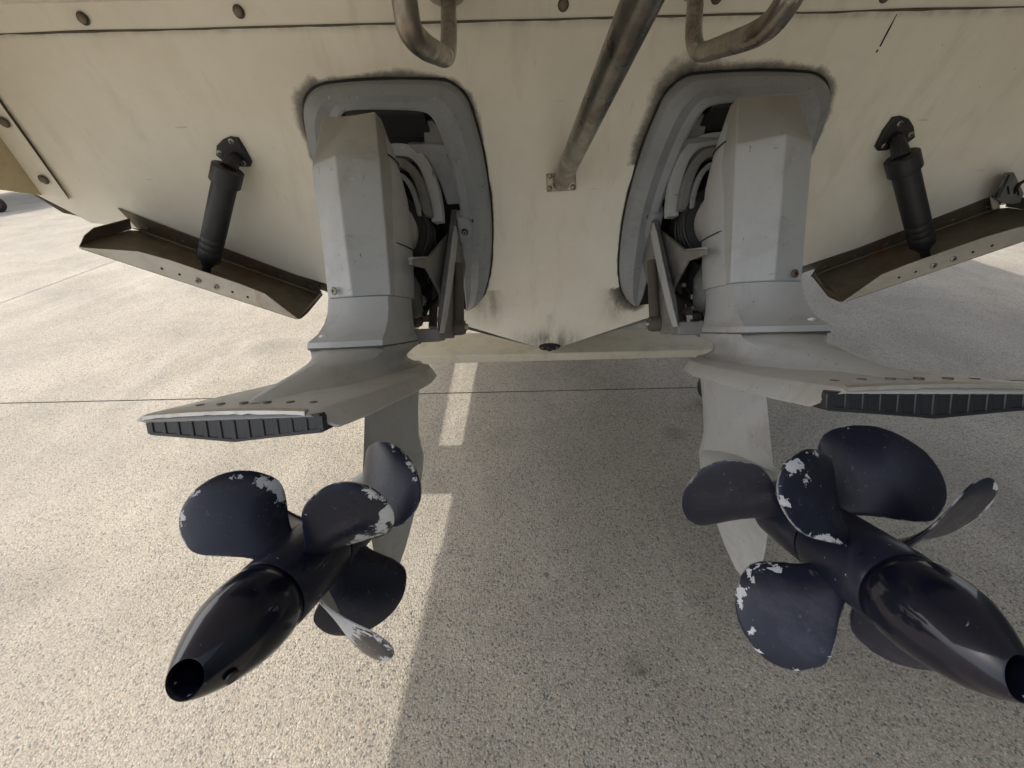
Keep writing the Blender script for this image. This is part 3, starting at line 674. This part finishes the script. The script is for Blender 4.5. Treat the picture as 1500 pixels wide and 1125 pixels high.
    for k, (y, r) in enumerate(prof): rings.append(crg(y, r, max(0, -y-.06)/.07*.42))
    rings.append(crg(-.1315, .0198, .42)); rings.append(crg(-.128, .0182, .42)); rings.append(crg(-.105, .0225, .3)); rings.append(crg(-.085, .030)); rings.append(crg(-.06, .034)); rings.append(crg(-.058, .004))
    cn = DN(MB().loft(rings, True, False), 'propeller_cone', M['cone'], smooth=50); fattr(cn, 'edge', [.5]*len(cn.data.vertices)); fattr(cn, 'chip', [max(0, .16-abs(v.co.y+.134)*14) for v in cn.data.vertices])
    DN(MB().disc((0, -.058, 0), (0, -1, 0), .0145, .026, 6, .002), 'nut', M['black'], cn)
    if side == 2:
        for (a, y, r) in ((126, -.092, .0072),):
            rr_ = .0505 if y > -.09 else .0405; p = Vector((rr_*math.cos(rad(a)), y, rr_*math.sin(rad(a)))); nn_ = Vector((math.cos(rad(a)), -.35, math.sin(rad(a))))
            nn_.normalize(); u_ = nn_.orthogonal().normalized(); w_ = nn_.cross(u_)
            DN(MB().tube([p-nn_*.0008+(u_*math.cos(q_)+w_*math.sin(q_)*.85)*r for q_ in [2*math.pi*k_/20 for k_ in range(21)]], .0011, 8), 'rim', M['cone'], cn)
            DN(MB().disc(p-nn_*.0062, nn_, r*.95, .0058, 18), 'dent', M['well'], cn)
    else:
        p = Vector((.0395*math.cos(rad(-25)), -.108, .0395*math.sin(rad(-25)))); DN(MB().disc(p-Vector((.002, 0, 0)), (math.cos(rad(-25)), -.35, math.sin(rad(-25))), .008, .0035, 18), 'plug', M['black'], cn)
    # ---- suspension fork, arches and trim linkage (inboard side seen)
    def G(px, py, x): return LL(px, py, 0, x)
    def fork(sgn):
        f = lambda p: Vector((p.x*sgn, p.y, p.z))
        poly = [G(*q, .118) for q in ((660, 306), (671, 305), (675, 330), (677, 372), (669, 420), (660, 470), (656, 496), (640, 496), (641, 455), (649, 395), (656, 345))]
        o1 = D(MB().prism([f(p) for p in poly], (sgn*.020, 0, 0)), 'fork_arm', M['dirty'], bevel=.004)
        ridge = [G(*q, .139) for q in ((665, 330), (669, 345), (663, 400), (652, 470), (648, 488), (643, 488), (648, 455), (656, 395), (662, 345))]
        D(MB().prism([f(p) for p in ridge], (sgn*.005, 0, 0)), 'rib', M['paint'], o1, bevel=.002)
        if sgn < 0: return
        web = [G(*q, .104) for q in ((598, 380), (624, 377), (655, 340), (656, 380), (644, 445), (641, 430), (622, 394), (598, 388))]
        D(MB().prism([f(p) for p in web], (sgn*.010, 0, 0)), 'web', M['dirty'], bevel=.003)
        rb = [G(*q, .096) for q in ((598, 377), (656, 375), (655, 381), (598, 386))]
        D(MB().prism([f(p) for p in rb], (sgn*.014, 0, 0)), 'rib', M['paint'], bevel=.002)
    fork(1); fork(-1)
    a, b = G(612, 490, .118), G(656, 487, .118)
    D(MB().box(((0, (a.y+b.y)/2+.01, (a.z+b.z)/2-.004)), (.135, 0, 0), (0, .03, 0), (0, 0, .016)), 'fork_foot', M['dirty'], bevel=.005)
    # arches
    def arch(pxs, y, wd, thk, m, name):
        pts = [LL(*q, 1, y) for q in pxs]; R_ = [Vector((p.x, y, p.z)) for p in pts]
        top = [Vector((-p.x, y, p.z)) for p in R_]
        path = curve(list(reversed(R_)) + top, 5); rg_ = []
        cz = sum(p.z for p in path)/len(path)
        for i, p in enumerate(path):
            d = (path[min(i+1, len(path)-1)]-path[max(i-1, 0)]).normalized(); nn_ = Vector((d.z, 0, -d.x))
            rg_.append([p+nn_*wd*.5+Vector((0, -thk, 0)), p-nn_*wd*.5+Vector((0, -thk*.8, 0)), p-nn_*wd*.5+Vector((0, thk, 0)), p+nn_*wd*.5+Vector((0, thk, 0))])
        return D(MB().loft(rg_), name, m, smooth=40, bevel=.002)
    arch(((586, 222), (606, 226), (622, 242), (634, 272), (640, 302), (642, 326)), .64, .030, .016, M['paint'], 'gimbal_ring')
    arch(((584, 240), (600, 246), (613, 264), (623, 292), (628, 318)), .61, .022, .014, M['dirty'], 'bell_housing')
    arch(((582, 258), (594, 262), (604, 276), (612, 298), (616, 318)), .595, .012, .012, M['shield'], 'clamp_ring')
    for y_ in (.592, .612, .632, .655):
        DN(MB().tube([Vector((.0925*math.cos(2*math.pi*k/40), y_, .61+.0925*math.sin(2*math.pi*k/40))) for k in range(41)], .0045, 8), 'bellows_fold', M['black'], smooth=60)
    for sx in (-1, 1):
        p = LL(643, 327, 1, .655); p = Vector((abs(p.x)*sx, p.y-.014, p.z)); D(MB().disc(p, (0, -1, 0), .008, .006, 12), 'bolt', M['screw'])
    # housing below, hoses and trim rams
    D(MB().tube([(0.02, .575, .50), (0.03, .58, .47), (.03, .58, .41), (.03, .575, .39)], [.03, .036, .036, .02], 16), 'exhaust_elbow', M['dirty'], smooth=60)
    D(MB().tube([(.02, .62, .52), (.03, .66, .44), (.02, .62, .385)], [.045, .04, .03], 14), 'hose', M['rubber'])
    for sx in (-1, 1):
        a, b = G(668, 385, .150), G(668, 480, .150)
        if sx < 0: continue
        a = Vector((a.x*sx, a.y+.03, a.z)); b = Vector((b.x*sx, b.y+.03, b.z))
        D(MB().tube([a, a*.1+b*.9, b], [.013, .015, .013], 14), 'trim_ram', M['rustpipe'])
        if sx < 0: continue
        D(MB().disc(b+Vector((-.018*sx, 0, 0)), (sx, 0, 0), .021, .036, 18), 'ram_eye', M['rustpipe'], bevel=.002)
        D(MB().disc(b+Vector((-.024*sx, 0, 0)), (sx, 0, 0), .010, .05, 12), 'pin', M['screw'])
        a2, b2 = G(636, 420, .07), G(634, 480, .07)
        D(MB().tube([Vector((a2.x*sx, a2.y, a2.z)), Vector((b2.x*sx, b2.y, b2.z))], .012, 12), 'ram_rod', M['rustpipe'])
    for k, (pa, pb_, pc, rr_) in enumerate((((.02, .60, .545), (.07, .66, .50), (.055, .62, .43), .0065), ((.05, .60, .53), (.095, .68, .47), (.05, .60, .40), .005), ((-.01, .61, .53), (.04, .70, .46), (.02, .62, .39), .008))):
        D(MB().tube(curve([pa, pb_, pc, (pc[0]-.02, pc[1]-.01, pc[2]-.04)], 6), rr_, 10), 'hose', M['rubber'], smooth=60)
        for q_ in (pa, pc): D(MB().tube([Vector(q_)+Vector((0, 0, .006)), Vector(q_)-Vector((0, 0, .006))], rr_*1.35, 12), 'hose_clamp', M['screw'])
    for k in range(5):
        r2 = random.Random(side*31+k); pz_ = Vector((r2.uniform(.03, .10), r2.uniform(.57, .60), r2.uniform(.36, .46)))
        D(MB().disc(pz_, (r2.uniform(-.3, .6), -1, r2.uniform(-.2, .4)), r2.uniform(.004, .007), .008, 6, .001), 'bolt', M['rustbolt'])
    for k in range(7):
        r2 = random.Random(side*9+k); D(MB().box((r2.uniform(-.02, .085), r2.uniform(.56, .60), r2.uniform(.355, .40)), (.009, 0, 0), (0, .01, 0), (0, .003, .008)), 'clamp', M['rustpipe'], bevel=.002)
    return root
def lathe_at(c, prof, seg=36):
    c = Vector(c); return [[Vector((c.x+r*math.cos(2*math.pi*k/seg), c.y+y, c.z+r*math.sin(2*math.pi*k/seg))) for k in range(seg)] for y, r in prof]
dL = make_drive(ML, False, 40, 45, 1); dR = make_drive(MR, True, 33, 43, 2)
tag(dL, 'left grey stern drive steered outward, with chipped navy twin propellers over sunlit concrete', 'stern drive', 'twin stern drives on the transom')
tag(dR, 'right grey stern drive with glossy black cone reaching the frame edge, all in shade', 'stern drive', 'twin stern drives on the transom')

# ================================================================== TRIM TABS
def make_tab(mirror):
    h1, h2 = T(207, 338), T(473, 432)
    if mirror: h1, h2 = T(1455, 306), T(1187, 404)
    base = (h1+h2)/2; root = empty('trim_tab', base); PW = Matrix.Translation(-base)
    def Q(mb, name, m, par=None, **k):
        o = mb.build(name, m, par or root, None, **k)
        if par is None: o.matrix_parent_inverse = PW
        else: o.matrix_parent_inverse = par.matrix_parent_inverse.copy() if False else Matrix.Identity(4)
        return o
    u = (h2-h1).normalized(); ln = (h2-h1).length
    an = rad(-5); d = Vector((0, -math.cos(an), -math.sin(an))); w = (d-u*d.dot(u)).normalized(); nn = u.cross(w)
    if nn.z < 0: nn = -nn
    pt = lambda a, b, c=0.0: base - u*ln/2 + u*a + w*b + nn*c
    upT = (Vector((0, -math.sin(TA), math.cos(TA)))).normalized()
    # hinge plate on the transom
    hp = MB(); t0, t1 = pt(-.002, 0)+TN*.002, pt(ln, 0)+TN*.002
    hh = .062
    hp.prism([t0, t1, t1+upT*hh*.80+u*.0, t0+upT*hh-u*.018], TN*.003)
    Q(hp, 'hinge_plate', M['tab'], bevel=.0008)
    for k in range(6):
        a = .03+(ln-.06)*k/5; p = pt(a, 0)+TN*.005+upT*.022
        Q(MB().disc(p, TN, .0055, .003, 12, .001), 'screw', M['rustbolt'])
    Q(MB().tube([pt(0, .006, .004)+TN*.004, pt(ln, .006, .004)+TN*.004], .0048, 10), 'hinge', M['tab'])
    # blade of the tab
    A0, A1, Wd = -.018, .508, .235
    pl = MB(); th = .003
    poly = [(0.0, .010), (A0+.004, .03), (A0-.004, Wd-.05), (A0, Wd-.012), (A0+.012, Wd), (A1-.012, Wd), (A1, Wd-.012), (A1+.006, Wd-.06), (ln, .012)]
    pl.prism([pt(a, b, 0) for a, b in poly], nn*th); plate = Q(pl, 'plate', M['tab'], bevel=.001)
    # aft lip, tall in the middle and sloping at both ends
    lip = [(A0+.006, 0), (A0+.03, .008), (A0+.13, .044), (A0+.20, .050), (A1-.16, .050), (A1-.10, .046), (A1-.03, .012), (A1-.004, 0)]
    lf = lambda a, c: pt(a, Wd, th+c) + (w*.10+nn*0)*c
    mb = MB(); mb.prism([lf(a, c) for a, c in lip] + [lf(A1-.004, -.002), lf(A0+.006, -.002)], -w*.0028)
    lp_ = Q(mb, 'lip', M['lip'], bevel=.0007)
    sg = -1 if not mirror else 1
    for k, a in enumerate((.165, .205, .247, .290, .330, .368)):
        p = lf(a, .018)
        if k in (2, 3):
            o = screw_head('screw', p+w*.0005, w, .0075, root); o.matrix_parent_inverse = PW
        else: Q(MB().disc(p-w*.0002, w, .0033, .0007, 14), 'hole', M['well'])
    # outboard and inboard upturned ends
    Q(MB().prism([pt(A0+.002, .02, th), pt(A0-.003, Wd-.05, th), pt(A0+.002, Wd-.010, th), pt(A0, Wd-.03, th+.022), pt(A0-.004, Wd-.07, th+.032), pt(A0+.002, .03, th+.034)], u*.0025), 'end_flange', M['tab'], bevel=.0006)
    Q(MB().prism([pt(ln-.002, .02, th), pt(A1+.004, Wd-.06, th), pt(A1-.003, Wd-.010, th), pt(A1, Wd-.03, th+.014), pt(A1+.004, Wd-.08, th+.02), pt(ln-.002, .03, th+.022)], -u*.0025), 'end_flange', M['tab'], bevel=.0006)
    return root
tL = make_tab(False); tR = make_tab(True)
tag(tL, 'stainless steel trim tab at the lower left of the transom, free over sunlit concrete', 'trim tab', 'pair of trim tabs')
tag(tR, 'stainless steel trim tab at the lower right of the transom, beside the slotted bracket', 'trim tab', 'pair of trim tabs')

# ================================================================== TRIM TAB ACTUATORS
def make_act(mirror):
    sx = -1 if mirror else 1
    if not mirror: top, ring_, end = T(345, 230, .012), T(333, 252, .060), T(305, 382, .125)
    else: top, ring_, end = T(1313, 200, .012), T(1322, 235, .060), T(1352, 360, .125)
    base = T(343, 222, 0) if not mirror else T(1312, 195, 0)
    root = empty('trim_tab_actuator', base); PW = Matrix.Translation(-base)
    def Q(mb, name, m, **k): o = mb.build(name, m, root, None, **k); o.matrix_parent_inverse = PW; return o
    px = [(338, 199), (350, 201), (360, 217), (370, 236), (368, 243), (357, 243), (344, 240), (330, 236), (318, 226), (319, 212), (328, 203)] if not mirror else \
         [(1318, 169), (1306, 171), (1292, 190), (1280, 214), (1284, 220), (1296, 219), (1310, 214), (1325, 210), (1338, 200), (1336, 184), (1329, 173)]
    a = [T(*q, 0) for q in px]; cc = sum(a, Vector())/len(a)
    Q(MB().loft([a, [p+TN*.007 for p in a], [cc+(p-cc)*.90+TN*.010 for p in a]]), 'bracket', M['black'], bevel=.001)
    for q in (((339, 207), (322, 224), (357, 239)) if not mirror else ((1318, 181), (1334, 197), (1295, 214))):
        o = screw_head('screw', T(*q, .009), TN, .0072, root); o.matrix_parent_inverse = PW
    ax = (end-ring_).normalized()
    Q(MB().tube([top-ax*.0, ring_-ax*.008], [.0150, .0215], 8), 'neck', M['black'], bevel=.003)
    w = ax.cross(TN).normalized(); v2 = ax.cross(w)
    Q(MB().tube([ring_-ax*.012, ring_-ax*.010, ring_+ax*.030, ring_+ax*.033], [.0335, .0360, .0360, .0335], 30), 'collar', M['black'], smooth=40)
    L_ = (end-ring_).length
    KK = .75; prof = [(.0, .0385), (L_*.70, .0385), (L_*.715, .037), (L_*.73, .0385), (L_*.77, .0385), (L_*.785, .037), (L_*.80, .0385), (L_*.84, .0385), (L_*.855, .037), (L_*.87, .0385), (L_*.97, .0380), (L_*.99, .034), (L_, .024)]
    Q(MB().tube([ring_+ax*t for t, _ in prof], [r*KK for _, r in prof], 36), 'cylinder', M['black'], smooth=30)
    Q(MB().tube([end-ax*.005, end+ax*.012, end+ax*.016, end+ax*.040], [.016, .016, .011, .011], 16), 'rod', M['rubber'], smooth=40)
    return root
aL = make_act(False); aR = make_act(True)
tag(aL, 'black cylinder actuator standing in the left trim tab, its three bracket screws bright', 'trim actuator', 'black trim tab actuators')
tag(aR, 'black cylinder actuator above the right trim tab, deep in shade', 'trim actuator', 'black trim tab actuators')
# slotted transducer bracket, right edge
base = T(1475, 290); root = empty('slotted_bracket', base); PW = Matrix.Translation(-base)
tag(root, 'dark slotted mounting bracket with black block at the right end of the trim tab', 'bracket')
def Q2(mb, name, m, **k): o = mb.build(name, m, root, None, **k); o.matrix_parent_inverse = PW; return o
Q2(MB().prism([T(*q, .055) for q in ((1474, 254), (1486, 253), (1500, 283), (1496, 296), (1484, 300), (1468, 298), (1458, 290))], -TN*.006), 'plate', M['dirty'], bevel=.0015)
Q2(MB().loft([[T(*q, .0) for q in ((1474, 253), (1480, 252), (1462, 296), (1452, 292))], [T(*q, .055) for q in ((1476, 254), (1482, 254), (1464, 292), (1456, 290))]]), 'block', M['black'], bevel=.002)
Q2(MB().loft([[T(*q, .002) for q in ((1450, 288), (1461, 290), (1466, 306), (1452, 308))], [T(*q, .04) for q in ((1450, 289), (1460, 290), (1464, 304), (1454, 308))]]), 'pad', M['beam'], bevel=.002)
for q in ((1476, 276), (1490, 278)): Q2(MB().tube([T(q[0], q[1]-3, .0556), T(q[0]+2, q[1]+8, .0556)], .002, 8), 'slot', M['well'])
Q2(MB().tube(curve([T(1484, 285, .05), T(1493, 270, .06), T(1510, 262, .05), T(1530, 265, .02)]), .004, 10), 'cable', M['rubber'])
for q in ((1463, 288), (1466, 281), (1469, 274), (1472, 267)): Q2(MB().disc(T(*q, .05), TN+Vector((-1, 0, 0)), .0025, .001, 8), 'hole', M['screw'])

# ================================================================== STAINLESS PIPES
pb = T(821, 266, .004); root = empty('platform_strut', pb); PW = Matrix.Translation(-pb)
tag(root, 'thick stained stainless strut slanting up from the middle of the transom', 'pipe strut')
def Q3(mb, name, m, **k): o = mb.build(name, m, root, None, **k); o.matrix_parent_inverse = PW; return o
p0 = T(822, 267, .006); p1 = at(940, 0, .470); dd = (p1-p0)
Q3(MB().tube([p0, p0+dd*.5, p1, p0+dd*1.32], .0238, 30), 'tube', M['steel'])
Q3(MB().prism([T(*q, 0) for q in ((800, 254), (843, 252), (844, 278), (801, 281))], TN*.004), 'base_plate', M['steel'], bevel=.002)
for q in ((805, 258), (838, 257), (805, 276), (839, 274)): Q3(MB().disc(T(*q, .004), TN, .0068, .005, 14, .001), 'bolt', M['screw'])
def handle(pts, r, label, cup=None):
    pts = [at(*p) for p in pts]; path = curve(pts, 8)
    base = pts[0]; root = empty('step_rail', base); PW = Matrix.Translation(-base)
    o = MB().tube(path, r, 24).build('tube', M['steel'], root, None, smooth=50); o.matrix_parent_inverse = PW
    for q in ((pts[0], -1), (pts[-1], -2)):
        p = q[0]; zt = 1.713; 
        o = MB().disc(Vector((p.x, p.y, zt)), (0, 0, -1), r*1.9, .006, 24, .004).build('foot_disc', M['lip'], root, None); o.matrix_parent_inverse = PW
    if cup:
        c = at(*cup); o = MB().disc(Vector((c.x, c.y, 1.713)), (0, 0, -1), .035, .014, 24, .006).build('foot_disc', M['lip'], root, None, smooth=50); o.matrix_parent_inverse = PW
    tag(root, label, 'rail', 'bent step rails under the platform'); return root
handle([(588, -95, .47), (589, -40, .485), (594, 10, .50), (602, 46, .52), (622, 68, .57), (640, 78, .65), (651, 83, .72), (656, 76, .77), (657.5, 50, .80), (657, 10, .83), (656, -14, .845)], .0158, 'rusty bent rail nearer the left drive, its rounded corner low', (655, 6, .85))
handle([(1188, -75, .47), (1168, -25, .48), (1150, 8, .50), (1128, 36, .53), (1100, 53, .57), (1063, 66, .66), (1032, 76, .75), (1020, 70, .79), (1016, 48, .81), (1018, 10, .83), (1019, -14, .845)], .0158, 'bent stainless rail above the right drive, long lower bar', (1016, 4, .85))

# ================================================================== CRADLE under the hull
base = Vector((.35, 1.5, 0)); root = empty('boat_cradle', base); PW = Matrix.Translation(-base)
tag(root, 'cream painted cross beam cradle with casters carrying the boat', 'cradle')
def Q4(mb, name, m, **k): o = mb.build(name, m, root, None, **k); o.matrix_parent_inverse = PW; return o
yb0, ytop = 1.43, .705
xa, xb = -.62, 1.27
sl_ = .004
mb = MB().loft([[Vector((x, yb0, ytop-.036+o_)), Vector((x, yb0, ytop+o_)), Vector((x, yb0+.20, ytop+o_)), Vector((x, yb0+.20, ytop-.036+o_))] for x, o_ in ((xa, 0), (xb, sl_))])
Q4(mb, 'cross_beam', M['beam'], bevel=.004)
for x, yy in ((1.235, 2.05), (-.60, 3.55)):
    Q4(MB().tube([(x-.02, yb0+.12 if x > 0 else 3.5, ytop-.05), (x, yy, .22)], .03, 12), 'leg', M['beam'])
    Q4(MB().box((x, yy, .215), (.05, 0, 0), (0, .05, 0), (0, 0, .006)), 'caster_plate', M['red'])
    for s2 in (-1, 1): Q4(MB().box((x+s2*.032, yy, .15), (.004, 0, 0), (0, .022, 0), (0, 0, .06)), 'caster_fork', M['red'])
    wdir = Vector((1, 0, 0)) if x < 0 else Vector((.35, 1, 0)).normalized()
    Q4(MB().tube([Vector((x, yy, .105))-wdir*.026, Vector((x, yy, .105))-wdir*.02, Vector((x, yy, .105))+wdir*.02, Vector((x, yy, .105))+wdir*.026], [.088, .104, .104, .088], 32), 'wheel', M['tyre'], smooth=50)
    Q4(MB().tube([Vector((x, yy, .105))-wdir*.029, Vector((x, yy, .105))+wdir*.029], .055, 24), 'rim', M['red'])
Q4(MB().box((.35, 2.6, ytop-.03), (1.05, 0, 0), (0, .05, 0), (0, 0, .03)), 'cross_beam', M['beam'])
for x in (-.5, 1.2): Q4(MB().box((x, 2.5, ytop-.075), (.03, 0, 0), (0, 1.05, 0), (0, 0, .028)), 'side_rail', M['beam'])

# added unseen plank, shaped to throw the block of shade beside the strut
base = Vector((-1.75, 2.2, 1.35)); root = empty('side_plank', base); PW = Matrix.Translation(-base)
tag(root, 'fender plank hung outside the hull on the sunny side', 'fender plank')
def Q5(mb, name, m, **k): o = mb.build(name, m, root, None, **k); o.matrix_parent_inverse = PW; return o
Q5(MB().box((-1.76, 2.97, 1.58), (.125, 0, 0), (0, 1.10, 0), (0, 0, .02)), 'plank', M['beam'], bevel=.005)
Q5(MB().box((-1.68, 1.715, 1.58), (.23, 0, 0), (0, .17, 0), (0, 0, .02)), 'arm', M['beam'], bevel=.005)

# ================================================================== SECOND BOAT ON A TRAILER, far left
base = Vector((-13.6, 10.5, 0)); b2 = empty('parked_boat', base); PW = Matrix.Translation(-base)
tag(b2, 'white boat parked far left beyond the yard, shading the concrete', 'boat')
mb = MB(); X2 = -13.4
def sec2(y, kz, cx_, cz, sx_, sz):
    h = [(0, kz), (cx_, cz), (sx_, sz)]; return [Vector((X2-a, y, z)) for a, z in reversed(h)]+[Vector((X2+a, y, z)) for a, z in h[1:]]
ss = [sec2(8.6, .9, 1.1, 1.35, 1.4, 2.4), sec2(12, .9, 1.15, 1.35, 1.45, 2.5), sec2(15.5, 1.1, .9, 1.6, 1.2, 2.8), sec2(17.5, 2.1, .05, 2.4, .08, 3.1)]
mb.loft(ss, closed=False); mb.f += [(a*5, (a+1)*5, (a+1)*5+4, a*5+4) for a in range(3)]+[(0, 1, 2, 3, 4)]
o = mb.build('hull', M['white'], b2); o.matrix_parent_inverse = PW
o = MB().box((X2, 12, 3.0), (1.0, 0, 0), (0, 1.6, 0), (0, 0, .5)).build('cabin', M['white'], b2, bevel=.08); o.matrix_parent_inverse = PW
base = Vector((-12.6, 10.2, 0)); tr2 = empty('boat_trailer', base); PW = Matrix.Translation(-base)
tag(tr2, 'steel boat trailer with dark red hubbed wheel at the far left edge', 'trailer')
for sx in (-1, 1):
    o = MB().box((X2+sx*.7, 11.6, .62), (.05, 0, 0), (0, 4.2, 0), (0, 0, .06)).build('rail', M['beam'], tr2); o.matrix_parent_inverse = PW
for y in (8.6, 11.0, 13.5):
    o = MB().box((X2, y, .74), (1.1, 0, 0), (0, .05, 0), (0, 0, .06)).build('cross_member', M['beam'], tr2); o.matrix_parent_inverse = PW
for x, y in ((-10.78, 9.42), (X2-1.15, 9.75), (-12.2, 12.2)):
    wv = Vector((.75, -.65, 0)).normalized()
    c = Vector((x, y, .15))
    o = MB().tube([c-wv*.09, c-wv*.07, c+wv*.07, c+wv*.09], [.13, .15, .15, .13], 32).build('wheel', M['tyre'], tr2, smooth=50); o.matrix_parent_inverse = PW
    q = MB().tube([c-wv*.095, c+wv*.095], .08, 24).build('rim', M['red'], tr2); q.matrix_parent_inverse = PW

# ================================================================== SKY BLOCKER: dark building added outside the frame to darken the right side
base = Vector((7.2, 0, 0)); blocker_shed = empty('workshop_shed', base); PW = Matrix.Translation(-base)
tag(blocker_shed, 'dark green workshop shed standing to the right of the boat', 'shed')
def Q6(mb, name, m, **k): o = mb.build(name, m, blocker_shed, None, **k); o.matrix_parent_inverse = PW; return o
Q6(MB().box((7.2, -4.2, 3.2), (3.6, 0, 0), (0, 5.8, 0), (0, 0, 3.2)), 'wall', M['shedgreen'])
Q6(MB().loft([[Vector((3.4, y, 6.4)), Vector((7.2, y, 7.7)), Vector((11, y, 6.4)), Vector((11, y, 6.5)), Vector((7.2, y, 7.85)), Vector((3.4, y, 6.5))] for y in (-10.3, 1.8)]), 'roof', M['shedgreen'])
Q6(MB().box((2.85, -6.3, 2.6), (.75, 0, 0), (0, 3.7, 0), (0, 0, 2.6)), 'annex', M['shedgreen'])  # added to block the sky behind the camera on the right
for y in (-6, -1):
    Q6(MB().box((3.58, y, 2.2), (.04, 0, 0), (0, 1.9, 0), (0, 0, 2.1)), 'door', M['shedgreen'], bevel=.01)
